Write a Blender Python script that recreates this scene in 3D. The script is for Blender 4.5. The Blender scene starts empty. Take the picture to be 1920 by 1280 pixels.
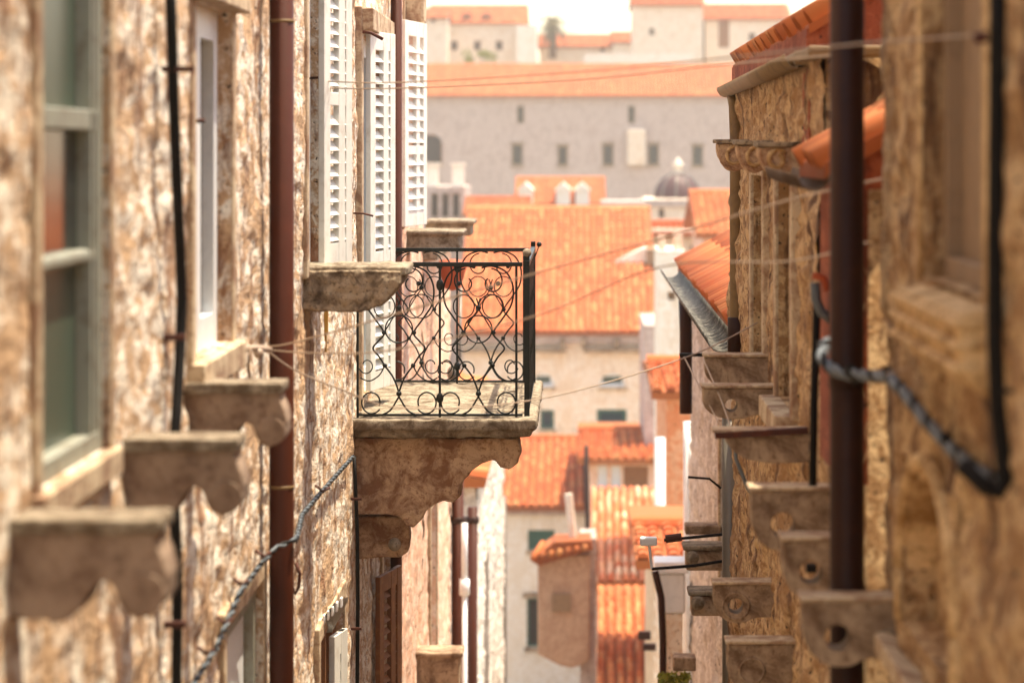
import bpy, math, random
import numpy as np
from mathutils import Vector, Matrix
random.seed(7)
sc = bpy.context.scene
COL = sc.collection
R = math.radians
F = 5333.0                                  # focal length in photo pixels (100 mm lens)
# ------------------------------------------------------------------ camera
cam_d = bpy.data.cameras.new('camera'); cam = bpy.data.objects.new('camera', cam_d); COL.objects.link(cam)
cam.location = (0, 0, 0); cam.rotation_euler = (R(90), 0, 0)
cam_d.lens = 100; cam_d.sensor_width = 36
cam_d.shift_x = -0.0625; cam_d.shift_y = -0.1875      # shift lens keeps verticals upright
cam_d.clip_start = 0.1; cam_d.clip_end = 6000
cam_d.dof.use_dof = True; cam_d.dof.focus_distance = 14.9; cam_d.dof.aperture_fstop = 2.8
sc.camera = cam
# ------------------------------------------------------------------ sky and sun
SUN_TO = Vector((0.25, 0.10, 0.95)).normalized()       # direction towards the sun
elev = math.asin(SUN_TO.z); azim = math.atan2(SUN_TO.x, SUN_TO.y)
w = bpy.data.worlds.new('World'); sc.world = w; w.use_nodes = True
nt = w.node_tree; nt.nodes.clear()
sky = nt.nodes.new('ShaderNodeTexSky'); sky.sky_type = 'NISHITA'; sky.sun_disc = False
sky.sun_elevation = elev; sky.sun_rotation = azim; sky.dust_density = 1.5; sky.air_density = 1.0; sky.ozone_density = 1.0
bg = nt.nodes.new('ShaderNodeBackground'); bg.inputs[1].default_value = 0.15
wo = nt.nodes.new('ShaderNodeOutputWorld')
mw = nt.nodes.new('ShaderNodeMix'); mw.data_type = 'RGBA'; mw.blend_type = 'MULTIPLY'; mw.inputs[0].default_value = 1
mw.inputs[7].default_value = (1.22, 1.0, .78, 1)      # warm, dusty summer air
nt.links.new(sky.outputs[0], mw.inputs[6]); nt.links.new(mw.outputs[2], bg.inputs[0]); nt.links.new(bg.outputs[0], wo.inputs[0])
sl = bpy.data.lights.new('sun', 'SUN'); sl.energy = 2.8; sl.angle = R(0.6); sl.color = (1.0, 0.87, 0.66)
so = bpy.data.objects.new('sun', sl); COL.objects.link(so)
so.rotation_euler = SUN_TO.to_track_quat('Z', 'Y').to_euler()
sc.view_settings.view_transform = 'Standard'; sc.view_settings.look = 'None'
sc.view_settings.exposure = 1.7; sc.view_settings.gamma = 1.0; sc.view_settings.use_curve_mapping = False
sc.cycles.max_bounces = 8; sc.cycles.diffuse_bounces = 5

# ------------------------------------------------------------------ materials
def srgb(h):
    h = h.lstrip('#'); v = [int(h[i:i+2], 16)/255 for i in (0, 2, 4)]
    return tuple((c/12.92 if c <= .04045 else ((c+.055)/1.055)**2.4) for c in v) + (1,)
def newmat(name):
    m = bpy.data.materials.new(name); m.use_nodes = True
    t = m.node_tree; b = t.nodes['Principled BSDF']
    return m, t, b
def nd(t, typ, **k):
    n = t.nodes.new(typ)
    for a, v in k.items(): setattr(n, a, v)
    return n
def noise(t, scale, detail=5, rough=.6, vec=None, dist=0):
    n = nd(t, 'ShaderNodeTexNoise'); n.inputs['Scale'].default_value = scale
    n.inputs['Detail'].default_value = detail; n.inputs['Roughness'].default_value = rough; n.inputs['Distortion'].default_value = dist
    if vec is not None: t.links.new(vec, n.inputs['Vector'])
    return n.outputs['Fac']
def ramp(t, src, stops):
    r = nd(t, 'ShaderNodeValToRGB'); t.links.new(src, r.inputs[0])
    e = r.color_ramp.elements
    e[0].position, e[0].color = stops[0]; e[1].position, e[1].color = stops[-1]
    for p, c in stops[1:-1]:
        x = e.new(p); x.color = c
    return r.outputs[0]
def mix(t, fac, a, b, mode='MIX'):
    m = nd(t, 'ShaderNodeMix'); m.data_type = 'RGBA'; m.blend_type = mode
    if hasattr(fac, 'links'): t.links.new(fac, m.inputs[0])
    else: m.inputs[0].default_value = fac
    for i, v in ((6, a), (7, b)):
        if hasattr(v, 'links'): t.links.new(v, m.inputs[i])
        else: m.inputs[i].default_value = v
    return m.outputs[2]
def bump(t, b, src, strength, dist):
    n = nd(t, 'ShaderNodeBump'); n.inputs['Strength'].default_value = strength; n.inputs['Distance'].default_value = dist
    t.links.new(src, n.inputs['Height']); t.links.new(n.outputs[0], b.inputs['Normal'])
W1, B1 = (1, 1, 1, 1), (0, 0, 0, 1)
def coords(t, sc3=(1, 1, 1)):
    tc = nd(t, 'ShaderNodeTexCoord'); mp = nd(t, 'ShaderNodeMapping'); mp.inputs['Scale'].default_value = sc3
    t.links.new(tc.outputs['Object'], mp.inputs[0]); return mp.outputs[0]

def plaster(name, light, mid, dark, pit, k=1.0, dirt=.5, fl=(.47, .54), bd=.02):
    """worn lime plaster over stone: flaked patches, brown stains, small pits and cracks"""
    m, t, b = newmat(name)
    v = coords(t, (1, .42, 1.0)); vs = coords(t, (1, .8, .22))
    n1 = noise(t, 2.4*k, 8, .66, v, .5); n2 = noise(t, 13*k, 8, .74, v, .35); n3 = noise(t, 42*k, 4, .62, v); n4 = noise(t, 7*k, 7, .72, vs, .4); n5 = noise(t, 24*k, 7, .74, v, .4)
    c = ramp(t, n1, [(.40, srgb(mid)), (.47, srgb(light)), (.58, srgb(light)), (.66, srgb(mid))])
    c = mix(t, ramp(t, n2, [(fl[0], B1), (fl[1], W1)]), c, srgb(mid))
    c = mix(t, ramp(t, n4, [(.52, B1), (.62, (dirt, dirt, dirt, 1))]), c, srgb(dark))
    c = mix(t, ramp(t, n5, [(.33, (dirt, dirt, dirt, 1)), (.40, B1)]), c, srgb(dark))
    c = mix(t, ramp(t, n3, [(.33, W1), (.39, B1)]), c, srgb(pit))
    t.links.new(c, b.inputs['Base Color']); b.inputs['Roughness'].default_value = .93
    h = mix(t, .45, mix(t, .5, n2, n5), n3)
    bump(t, b, h, 1.0, bd)
    return m
def stone(name, base, dark, k=1.0, bd=.012):
    m, t, b = newmat(name)
    v = coords(t)
    n1 = noise(t, 6*k, 8, .68, v, .5); n2 = noise(t, 40*k, 5, .65, v)
    c = ramp(t, n1, [(.40, srgb(dark)), (.56, srgb(base))])
    c = mix(t, ramp(t, n2, [(.36, (.75, .75, .75, 1)), (.46, B1)]), c, srgb(dark))
    t.links.new(c, b.inputs['Base Color']); b.inputs['Roughness'].default_value = .9
    bump(t, b, mix(t, .5, n1, n2), .8, bd)
    return m
def paint(name, col, rough=.5, metal=0, worn=None, k=1.0, amt=.5):
    m, t, b = newmat(name); v = coords(t)
    n = noise(t, 9*k, 7, .7, v, .3)
    wc = srgb(worn) if worn else tuple(x*.75 for x in srgb(col)[:3]) + (1,)
    c = mix(t, ramp(t, n, [(.50, B1), (.72, (amt, amt, amt, 1))]), srgb(col), wc)
    t.links.new(c, b.inputs['Base Color']); b.inputs['Roughness'].default_value = rough; b.inputs['Metallic'].default_value = metal
    bump(t, b, noise(t, 60*k, 3, .5, v), .25, .003)
    return m
def terracotta(name, cols):
    m, t, b = newmat(name)
    oi = nd(t, 'ShaderNodeObjectInfo'); g = nd(t, 'ShaderNodeNewGeometry')
    a = nd(t, 'ShaderNodeMath', operation='ADD'); t.links.new(oi.outputs['Random'], a.inputs[0]); t.links.new(g.outputs['Random Per Island'], a.inputs[1])
    fr = nd(t, 'ShaderNodeMath', operation='FRACT'); t.links.new(a.outputs[0], fr.inputs[0])
    c = ramp(t, fr.outputs[0], [(i/(len(cols)-1), srgb(x)) for i, x in enumerate(cols)])
    n = noise(t, 5, 6, .7, coords(t))
    c = mix(t, ramp(t, n, [(.5, B1), (.75, (.45, .45, .45, 1))]), c, srgb('#8a6a4c'))
    t.links.new(c, b.inputs['Base Color']); b.inputs['Roughness'].default_value = .85
    return m
def glassy(name, col, rough=.12):
    m, t, b = newmat(name); b.inputs['Base Color'].default_value = srgb(col); b.inputs['Roughness'].default_value = rough
    bump(t, b, noise(t, 3, 2, .5, coords(t)), .1, .01)
    return m
M = {}
M['plasterL'] = plaster('worn_cream_plaster', '#efe6d6', '#c4a27e', '#77492a', '#33200f', dirt=.85, bd=.035)
M['plasterR'] = plaster('worn_shade_brown_plaster', '#ccac80', '#a07a50', '#563418', '#1c0f06', dirt=.95, bd=.03)  # same plaster as the left wall, its shade put into browner colours
M['plasterF'] = plaster('pale_far_plaster', '#efe3d2', '#e2cbb0', '#b09272', '#7a6450', .6, .35)
M['plasterG'] = plaster('grey_fort_stone', '#c8b8ae', '#b4a096', '#8c766c', '#62524a', .5, .4)
M['plasterG2'] = plaster('pale_grey_worn_plaster', '#d8d2c8', '#b8aea2', '#85786a', '#4e443a', .9, .5)
M['plasterP'] = plaster('pink_plaster', '#e9cdb8', '#dcae90', '#a97a5a', '#6b4c3a', .7, .3)
M['plasterO'] = plaster('orange_plaster', '#eab48a', '#df9060', '#ab6238', '#7b4526', .6, .3)
M['plasterW'] = plaster('cream_white_plaster', '#f6efe2', '#ece0cc', '#c9b594', '#9b8566', .5, .25)
M['plasterB'] = plaster('brown_bay_plaster', '#c8a88c', '#b8967c', '#96745c', '#745642', .5, .3)
M['redwall'] = plaster('red_brown_render', '#a0583a', '#8c4428', '#5e2c1a', '#3c1c10', .8, .4)
M['trim'] = stone('stone_trim', '#cbb899', '#94745a')
M['trimR'] = stone('brown_stone_trim', '#dcbb8a', '#96703e')
M['corbelL'] = stone('grey_brown_corbel_stone', '#9a8470', '#6c5442', .6, .008)
M['corbelW'] = stone('weathered_corbel_stone', '#a8967c', '#4e3e2c', 1.5, .02)
M['corbelR'] = stone('brown_corbel_stone', '#b09a80', '#705842', .9, .012)
M['slab'] = stone('pale_balcony_stone', '#9c907c', '#62523e', 1.4, .015)
M['console'] = stone('stained_console_stone', '#cdae8c', '#8a6244', 1.3, .02)
M['pipeB'] = paint('brown_painted_pipe', '#48200f', .5, 0, '#602c16', .6, .35)
M['pipeD'] = paint('dark_brown_pipe', '#2c1207', .5, 0, '#48260f', .6, .5)
for k_ in ('pipeB', 'pipeD'): M[k_].node_tree.nodes['Principled BSDF'].inputs['Specular IOR Level'].default_value = .22
M['pipeG'] = paint('grey_zinc_pipe', '#6f6a62', .45, .3, '#8c857a')
M['pipeZ'] = paint('dull_dark_zinc', '#4a3626', .8, 0, '#6c655a', 1, .5)
M['pipeZ'].node_tree.nodes['Principled BSDF'].inputs['Specular IOR Level'].default_value = .15
M['pipeO'] = paint('ochre_stained_pipe', '#7a6038', .6, 0, '#40301c', .8, .9)
M['pipeW'] = paint('white_plastic_pipe', '#e8ecf0', .45)
M['iron'] = paint('black_wrought_iron', '#1b211e', .45, .4, '#3a3a30', 2)
M['rust'] = paint('rusty_iron', '#4a2416', .7, .2, '#7a3a1c', 2)
M['cable'] = paint('black_cable', '#0d0907', .6)
M['cable'].node_tree.nodes['Principled BSDF'].inputs['Specular IOR Level'].default_value = .2
M['cableG'] = paint('grey_cable', '#5d666c', .5, 0, '#2c3236', 2, .8)
M['wire'] = paint('pale_plastic_line', '#a8937f', .5)
M['shutter'] = paint('white_shutter_paint', '#e4e4dc', .55, 0, '#b4aa98', 1.2, .6)
M['frame'] = paint('pale_window_paint', '#949689', .6, 0, '#6c5c46', 1.4, .9)
M['frameW'] = paint('white_window_paint', '#e4e8ea', .45, 0, '#aab0b4', .8, .4)
M['wood'] = paint('brown_oiled_wood', '#8a5a34', .6, 0, '#b58450', 1.5, .8)
M['doorb'] = paint('pale_blue_door_paint', '#dfe9ec', .45, 0, '#b9cbd2')
M['greypanel'] = paint('grey_brown_panel', '#94795c', .75, 0, '#6a5640', 1.2, .7)
M['glassG'] = glassy('green_grey_glass', '#46564a', .35)
M['glassD'] = glassy('dark_glass', '#1f2322')
M['glassB'] = glassy('blue_dark_glass', '#1f3844')
M['greenwood'] = paint('green_shutter_paint', '#24584a', .6)
M['dark'] = paint('dark_interior', '#2a1c14', .9)
M['tile'] = terracotta('clay_roof_tile', ['#b9602c', '#c8783c', '#a65426', '#cf9056', '#bd6c34', '#a85a2a'])
M['tileF'] = terracotta('orange_roof_tile', ['#c05a28', '#cc6e36', '#ae5424', '#d08c54', '#c46430', '#cc7c48'])  # orange clay tones of the farther roofs
M['roofbase'] = terracotta('clay_pan_tiles', ['#9c5020', '#a45c2a', '#924a1c'])
M['roofG'] = stone('grey_stone_roof', '#8c857e', '#5e564e')
M['dome'] = paint('dull_purple_dome', '#40191c', .6, 0, '#5e3634', .3)
M['red'] = paint('red_clay_pot', '#b4552e', .7)
M['leaf'] = paint('green_leaf', '#7a7a1c', .7, 0, '#7d8a2c', 1, .8)
M['palm'] = paint('dry_palm_leaf', '#54481a', .7, 0, '#94803c', 1, .8)
M['trunk'] = paint('palm_trunk', '#6b4a2c', .9)
M['ground'] = stone('rocky_ground', '#9a8a70', '#6d5c44', .1)
M['paving'] = stone('worn_paving', '#b8aa92', '#8c7a60', .6)

# ------------------------------------------------------------------ mesh helpers
def P(px, py, d): return Vector(((px-1080)*d/F, d, (280-py)*d/F))
def Zp(py, d): return (280-py)*d/F
XL, XR = -1.167, 0.85
def DL(px, X=XL): return -X*F/(1080-px)
def DR(px, X=XR): return X*F/(px-1080)

class MB:
    def __init__(s): s.v = []; s.f = []
    def add(s, vs, fs):
        o = len(s.v); s.v += [tuple(x) for x in vs]; s.f += [tuple(i+o for i in f) for f in fs]; return s
    def box(s, x0, x1, y0, y1, z0, z1):
        vs = [(x, y, z) for z in (z0, z1) for y in (y0, y1) for x in (x0, x1)]
        return s.add(vs, [(0, 2, 3, 1), (4, 5, 7, 6), (0, 1, 5, 4), (2, 6, 7, 3), (0, 4, 6, 2), (1, 3, 7, 5)])
    def obox(s, c, ax, ay, az):
        c, ax, ay, az = Vector(c), Vector(ax), Vector(ay), Vector(az)
        vs = [c + ax*i + ay*j + az*k for k in (-1, 1) for j in (-1, 1) for i in (-1, 1)]
        return s.add(vs, [(0, 2, 3, 1), (4, 5, 7, 6), (0, 1, 5, 4), (2, 6, 7, 3), (0, 4, 6, 2), (1, 3, 7, 5)])
    def prism(s, pts, off):
        off = Vector(off); n = len(pts); a = [Vector(p) for p in pts]; b = [p+off for p in a]
        return s.add(a+b, [tuple(range(n)), tuple(reversed(range(n, 2*n)))] + [(i, i+n, (i+1) % n+n, (i+1) % n) for i in range(n)])
    def tube(s, pts, r, n=8, cap=True, rad=None):
        pts = [Vector(p) for p in pts]; m = len(pts)
        if m < 2: return s
        tang = [(pts[min(i+1, m-1)]-pts[max(i-1, 0)]).normalized() for i in range(m)]
        ref = Vector((0, 0, 1)) if abs(tang[0].z) < .9 else Vector((1, 0, 0))
        u = tang[0].cross(ref).normalized(); vs = []
        for i in range(m):
            u = (u - tang[i]*u.dot(tang[i])).normalized(); v = tang[i].cross(u)
            rr = rad[i] if rad else r
            vs += [pts[i] + (u*math.cos(2*math.pi*k/n) + v*math.sin(2*math.pi*k/n))*rr for k in range(n)]
        fs = [(i*n+k, i*n+(k+1) % n, (i+1)*n+(k+1) % n, (i+1)*n+k) for i in range(m-1) for k in range(n)]
        if cap: fs += [tuple(reversed(range(n))), tuple(range((m-1)*n, m*n))]
        return s.add(vs, fs)
    def lathe(s, c, prof, n=20, a0=0, a1=2*math.pi):
        c = Vector(c); m = len(prof); vs = []
        for r, z in prof:
            vs += [c + Vector((r*math.cos(a0+(a1-a0)*k/n), r*math.sin(a0+(a1-a0)*k/n), z)) for k in range(n)]
        return s.add(vs, [(i*n+k, i*n+(k+1) % n, (i+1)*n+(k+1) % n, (i+1)*n+k) for i in range(m-1) for k in range(n)])
    def ball(s, c, r, n=10, sz=1):
        pr = [(max(r*math.sin(math.pi*i/n), 1e-4), -r*sz*math.cos(math.pi*i/n)) for i in range(n+1)]
        return s.lathe(c, pr, 2*n)

def wpos(o):
    v = Vector((0, 0, 0))
    while o is not None: v = v + Vector(o.location); o = o.parent
    return v
def thing(name, label, cat, base, group=None):
    o = bpy.data.objects.new(name, None); COL.objects.link(o); o.location = base; o.empty_display_size = .1
    o['label'] = label; o['category'] = cat
    if group: o['group'] = group
    return o
def part(name, mb, mat, parent=None, base=None, smooth=False, label=None, kind=None, bev=0):
    off = wpos(parent) if parent is not None else Vector(base if base is not None else (0, 0, 0))
    me = bpy.data.meshes.new(name)
    ox, oy, oz = off
    me.from_pydata([(a-ox, b-oy, c-oz) for a, b, c in mb.v], [], mb.f)
    me.materials.append(mat); me.update()
    if smooth: me.shade_smooth()
    o = bpy.data.objects.new(name, me); COL.objects.link(o)
    if parent is not None: o.parent = parent
    else: o.location = off
    if label: o['label'] = label
    if kind: o['kind'] = kind
    if bev:
        b = o.modifiers.new('bevel', 'BEVEL'); b.width = bev; b.segments = 2; b.limit_method = 'ANGLE'; b.angle_limit = R(35)
    return o
def solo(name, label, cat, mb, mat, base, group=None, **k):
    o = part(name, mb, mat, None, base, **k); o['label'] = label; o['category'] = cat
    if group: o['group'] = group
    return o
def struct(name, mb, mat, base=(0, 0, 0), **k): return part(name, mb, mat, None, base, kind='structure', **k)
_tex = {}
def rough(o, vox=.008, st=.01, size=.06):
    m = o.modifiers.new('remesh', 'REMESH'); m.mode = 'VOXEL'; m.voxel_size = vox; m.use_smooth_shade = True
    key = round(size, 3)
    if key not in _tex:
        t = bpy.data.textures.new('clouds', 'CLOUDS'); t.noise_scale = size; t.noise_depth = 4; _tex[key] = t
    d = o.modifiers.new('displace', 'DISPLACE'); d.texture = _tex[key]; d.strength = st; d.mid_level = .5; d.texture_coords = 'LOCAL'
def copy_tree(o, parent=None, delta=None):
    c = o.copy(); COL.objects.link(c)
    if parent is not None: c.parent = parent
    if delta is not None: c.location = Vector(o.location) + Vector(delta)
    for ch in list(o.children): copy_tree(ch, c)
    return c

# value noise
def vnoise(x, y, seed):
    rs = np.random.RandomState(seed); tab = rs.rand(256, 256)
    xi = np.floor(x).astype(int); yi = np.floor(y).astype(int); fx = x-xi; fy = y-yi
    fx = fx*fx*(3-2*fx); fy = fy*fy*(3-2*fy)
    g = lambda a, b: tab[a % 256, b % 256]
    return (g(xi, yi)*(1-fx)+g(xi+1, yi)*fx)*(1-fy)+(g(xi, yi+1)*(1-fx)+g(xi+1, yi+1)*fx)*fy
def relief(u, w, seed, amp):
    h = 0
    for k, (fr, a) in enumerate(((1.5, .22), (4, .22), (9, .45), (18, .55), (34, .45))):
        h = h + a*(vnoise(u*fr*.45, w*fr, seed+k)-.5)
    n = vnoise(u*1.7, w*3.1, seed+9)+.5*vnoise(u*6, w*11, seed+10)
    h = h + .5*np.clip((n-.72)*8, 0, 1)             # plaster coat that has flaked off in sheets
    return (h-.25)*amp
def holed(mb, pt, u0, u1, w0, w1, holes, res=None, amp=0, seed=1, reveal=True, fine=None):
    """wall face with real openings. pt(u, w, out) -> point; holes (ua, ub, wa, wb, depth)"""
    us = {u0, u1}; ws = {w0, w1}
    for h in holes: us |= {h[0], h[1]}; ws |= {h[2], h[3]}
    if res:
        a, b, c, d = fine or (u0, u1, w0, w1)
        us |= set(np.arange(max(u0, a), min(u1, b), res[0]).tolist()); ws |= set(np.arange(max(w0, c), min(w1, d), res[1]).tolist())
    us = sorted(us); ws = sorted(ws)
    def ded(l):
        keep = {u0, u1, w0, w1} | {x for h in holes for x in h[:4]}
        out = []
        for x in l:
            if out and x-out[-1] < 1e-3:
                if x in keep: out[-1] = x
                continue
            out.append(x)
        return out
    us, ws = ded(us), ded(ws)
    U, Wg = np.meshgrid(us, ws, indexing='ij')
    H = relief(U, Wg, seed, amp) if amp else np.zeros_like(U)
    nu, nw = len(us), len(ws)
    vs = [pt(us[i], ws[j], H[i, j]) for i in range(nu) for j in range(nw)]
    cu = (np.array(us[:-1])+np.array(us[1:]))/2; cw = (np.array(ws[:-1])+np.array(ws[1:]))/2
    mask = np.ones((nu-1, nw-1), bool)
    for h in holes:
        mask &= ~(((cu > h[0]) & (cu < h[1]))[:, None] & ((cw > h[2]) & (cw < h[3]))[None, :])
    fs = [(i*nw+j, (i+1)*nw+j, (i+1)*nw+j+1, i*nw+j+1) for i, j in zip(*np.nonzero(mask))]
    mb.add(vs, fs)
    if reveal:
        for ua, ub, wa, wb, dp in holes:
            q = [(ua, wa), (ub, wa), (ub, wb), (ua, wb)]
            for k in range(4):
                a, b = q[k], q[(k+1) % 4]
                mb.add([pt(*a, amp*.4), pt(*b, amp*.4), pt(*b, -dp), pt(*a, -dp)], [(0, 1, 2, 3)])
            mb.add([pt(*q[0], -dp-.3), pt(*q[1], -dp-.3), pt(*q[2], -dp-.3), pt(*q[3], -dp-.3)], [(0, 1, 2, 3)])
            for k in range(4):
                a, b = q[k], q[(k+1) % 4]
                mb.add([pt(*a, -dp), pt(*b, -dp), pt(*b, -dp-.3), pt(*a, -dp-.3)], [(0, 1, 2, 3)])
    return mb
ptL = lambda X: (lambda u, w, o: (X+o, u, w))
ptR = lambda X: (lambda u, w, o: (X-o, u, w))
ptF = lambda Y: (lambda u, w, o: (u, Y-o, w))

def framebars(mb, pt, ua, ub, wa, wb, o0, o1, t, bars=(), muls=()):
    """a window frame in a wall's own coordinates"""
    def bx(a, b, c, d):
        p = [pt(x, y, z) for z in (o0, o1) for y in (c, d) for x in (a, b)]
        mb.add(p, [(0, 2, 3, 1), (4, 5, 7, 6), (0, 1, 5, 4), (2, 6, 7, 3), (0, 4, 6, 2), (1, 3, 7, 5)])
    bx(ua, ua+t, wa, wb); bx(ub-t, ub, wa, wb); bx(ua+t, ub-t, wa, wa+t); bx(ua+t, ub-t, wb-t, wb)
    for b in bars: bx(ua+t, ub-t, b-t/2, b+t/2)
    for m_ in muls: bx(m_-t/2, m_+t/2, wa+t, wb-t)
def boxuw(mb, pt, a, b, c, d, o0, o1):
    p = [pt(x, y, z) for z in (o0, o1) for y in (c, d) for x in (a, b)]
    return mb.add(p, [(0, 2, 3, 1), (4, 5, 7, 6), (0, 1, 5, 4), (2, 6, 7, 3), (0, 4, 6, 2), (1, 3, 7, 5)])
def window(parent, pt, ua, ub, wa, wb, dp, fm, gm, t=.06, bars=(), muls=(), sill=None, lintel=None, trim=None, smat=None, name='window'):
    mb = MB(); framebars(mb, pt, ua, ub, wa, wb, -dp, -dp+.05, t, bars, muls)
    wdw = part(name, mb, fm, parent, bev=.004 if t < .1 else 0)
    part('pane', boxuw(MB(), pt, ua+t*.9, ub-t*.9, wa+t*.9, wb-t*.9, -dp-.01, -dp+.012), gm, wdw)
    if sill: part('sill', boxuw(MB(), pt, ua-.08, ub+.08, wa-sill[1], wa-.002, -dp*.5, sill[0]), smat or M['trim'], wdw, bev=.006)
    if lintel: part('lintel', boxuw(MB(), pt, ua-.12, ub+.12, wb+.002, wb+lintel[1], -.05, lintel[0]), smat or M['trim'], wdw, bev=.006)
    if trim:
        mb = MB(); tw, to = trim
        boxuw(mb, pt, ua-tw, ua-.001, wa-tw*.2, wb+tw, -.06, to); boxuw(mb, pt, ub+.001, ub+tw, wa-tw*.2, wb+tw, -.06, to); boxuw(mb, pt, ua, ub, wb+.001, wb+tw, -.06, to*.9)
        part('surround', mb, smat or M['trim'], wdw, bev=.008)
    return wdw

# clay tiles
def tile_mesh(wd, ln, th=.012, seg=6, rise=.5):
    vs = []
    for y, sc_ in ((0, 1.0), (ln, .82)):
        for rr in (1.0, 1-th/(wd/2)):
            for k in range(seg+1):
                a = math.pi*k/seg
                vs.append((math.cos(a)*wd/2*sc_*rr, y, math.sin(a)*wd*rise*sc_*rr))
    n = seg+1; fs = []
    for k in range(seg):
        fs += [(k, k+1, 2*n+k+1, 2*n+k), (n+k+1, n+k, 3*n+k, 3*n+k+1), (k+1, k, n+k, n+k+1)]
    me = bpy.data.meshes.new('clay_tile'); me.from_pydata(vs, [], fs); me.shade_smooth(); me.update()
    return me
_tm = {}
def tiles(parent, org, u, v, nu, nv, pw, pl, mat, skip=None):
    """separate clay tiles: org = eave corner, u along the eave, v up the slope"""
    key = (pw, pl, mat.name)
    if key not in _tm:
        _tm[key] = tile_mesh(pw*.8, pl*1.18); _tm[key].materials.append(mat)
    u, v = Vector(u).normalized(), Vector(v).normalized(); n = u.cross(v)
    if n.z < 0: n = -n
    base = wpos(parent)
    for i in range(nu):
        for j in range(nv):
            if skip and skip(i, j): continue
            o = bpy.data.objects.new('clay_tile', _tm[key]); COL.objects.link(o); o.parent = parent
            p = Vector(org) + u*(pw*(i+.5)+random.uniform(-.008, .008)) + v*(pl*j+random.uniform(-.02, .02)) + n*(-.010+.002*(j % 2)) - base
            vv = (v + n*.035 + u*random.uniform(-.03, .03)).normalized(); uu = vv.cross(n).normalized(); nn = uu.cross(vv)
            o.matrix_local = Matrix(((uu.x, vv.x, nn.x, p.x), (uu.y, vv.y, nn.y, p.y), (uu.z, vv.z, nn.z, p.z), (0, 0, 0, 1)))
def ribs(parent, org, u, v, W, L, pw, pl, mat):
    """far clay roof: the same tiles joined, too small to pick apart"""
    u, v = Vector(u).normalized(), Vector(v).normalized(); n = u.cross(v)
    if n.z < 0: n = -n
    mb = MB(); org = Vector(org)
    for i in range(int(W/pw)):
        for j in range(int(math.ceil(L/pl))):
            c = org + u*(pw*(i+.5)+random.uniform(-.015, .015)) + v*(pl*j)
            ln = min(pl*1.1, L-pl*j); vs = []
            for yy, s, hh in ((0, 1, .03), (ln, .8, .0)):
                for k in range(5):
                    a = math.pi*k/4
                    vs.append(c + v*yy + u*(math.cos(a)*pw*.42*s) + n*(math.sin(a)*pw*.4*s+hh))
            mb.add(vs, [(k, k+1, k+6, k+5) for k in range(4)] + [(0, 4, 3, 2, 1)])
    return part('roof_tiles', mb, mat, parent, kind='stuff')

# ================================================================== THE SETTING
prof = [(-30, -3.2), (0, -4.3), (20, -7.5), (60, -14), (100, -19), (170, -17), (225, -9), (245, -4.5), (275, 3.0), (300, 7.5), (335, 9), (380, 4), (600, -30), (5000, -60)]
def gz(d):
    for (a, za), (b, zb) in zip(prof, prof[1:]):
        if d <= b: return za + (zb-za)*(d-a)/(b-a)
    return -60
mb = MB(); ys = [-30, 0, 20, 40, 60, 80, 100, 130, 170, 200, 225, 245, 260, 275, 300, 335, 380, 600, 1500, 5000]; xs = [-4000, -800, -300, -100, -40, -15, -6, 6, 15, 40, 100, 300, 800, 4000]
vs = [(x, y, gz(y) + (1.5*math.sin(x*.05+y*.02) if abs(x) > 10 else 0)) for y in ys for x in xs]; n = len(xs)
mb.add(vs, [(j*n+i, j*n+i+1, (j+1)*n+i+1, (j+1)*n+i) for j in range(len(ys)-1) for i in range(n-1)])
struct('hillside_ground', mb, M['ground'])
mb = MB(); z = -4.2
for k in range(150):
    d = -2+k*.42; mb.box(XL, 1.4, d, d+.45, gz(d)-.3, gz(d)+.10)
struct('stepped_street', mb, M['paving'])

# ================================================================== LEFT HOUSE (near)
zt, zb = 3.2, -7.5
pl_ = ptL(XL)
HL = thing('stone_house', 'long flaking cream plastered house lining the left side of the alley, with the iron balcony', 'house', (XL-2, 10, gz(10)))
w1 = (DL(72), DL(200), Zp(880, 6.6), 1.9); w2 = (DL(360), DL(430), Zp(662, 9.0), Zp(8, 9.0))
w3 = (DL(590)-.45, DL(590)+.55, Zp(500, 13), 1.6); w4 = (DL(672), DL(672)+.9, Zp(478, 15.6)-.75, Zp(60, 15.4))
w5 = (DL(418), DL(490), -2.9, Zp(1130, 10.0)); 
w6 = (DL(594), DL(640), -3.6, Zp(1180, 13.2))
w7 = (DL(700)+.6, DL(700)+1.5, -4.6, -2.45)
dBal = 15.0
w4 = (15.25, 16.75, Zp(735, 16), Zp(60, 15.3))
holes = [w1+(.062,), w2+(.10,), w3+(.12,), w4+(.12,), w5+(.08,), w6+(.1,), w7+(.1,)]
mb = MB(); holed(mb, pl_, 2.0, 18.4, zb, zt, holes, res=(.035, .016), amp=.017, seed=11, fine=(5.3, 18.4, -3.9, 1.3))
mb.box(XL-4, XL-.5, 1.9, 18.38, zb, zt); mb.box(XL-.5, XL-.02, 18.2, 18.39, zb, zt-.01); mb.box(XL-.5, XL-.02, 2.0, 18.2, zt-.3, zt)
part('wall', mb, M['plasterL'], HL, smooth=True)
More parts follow.
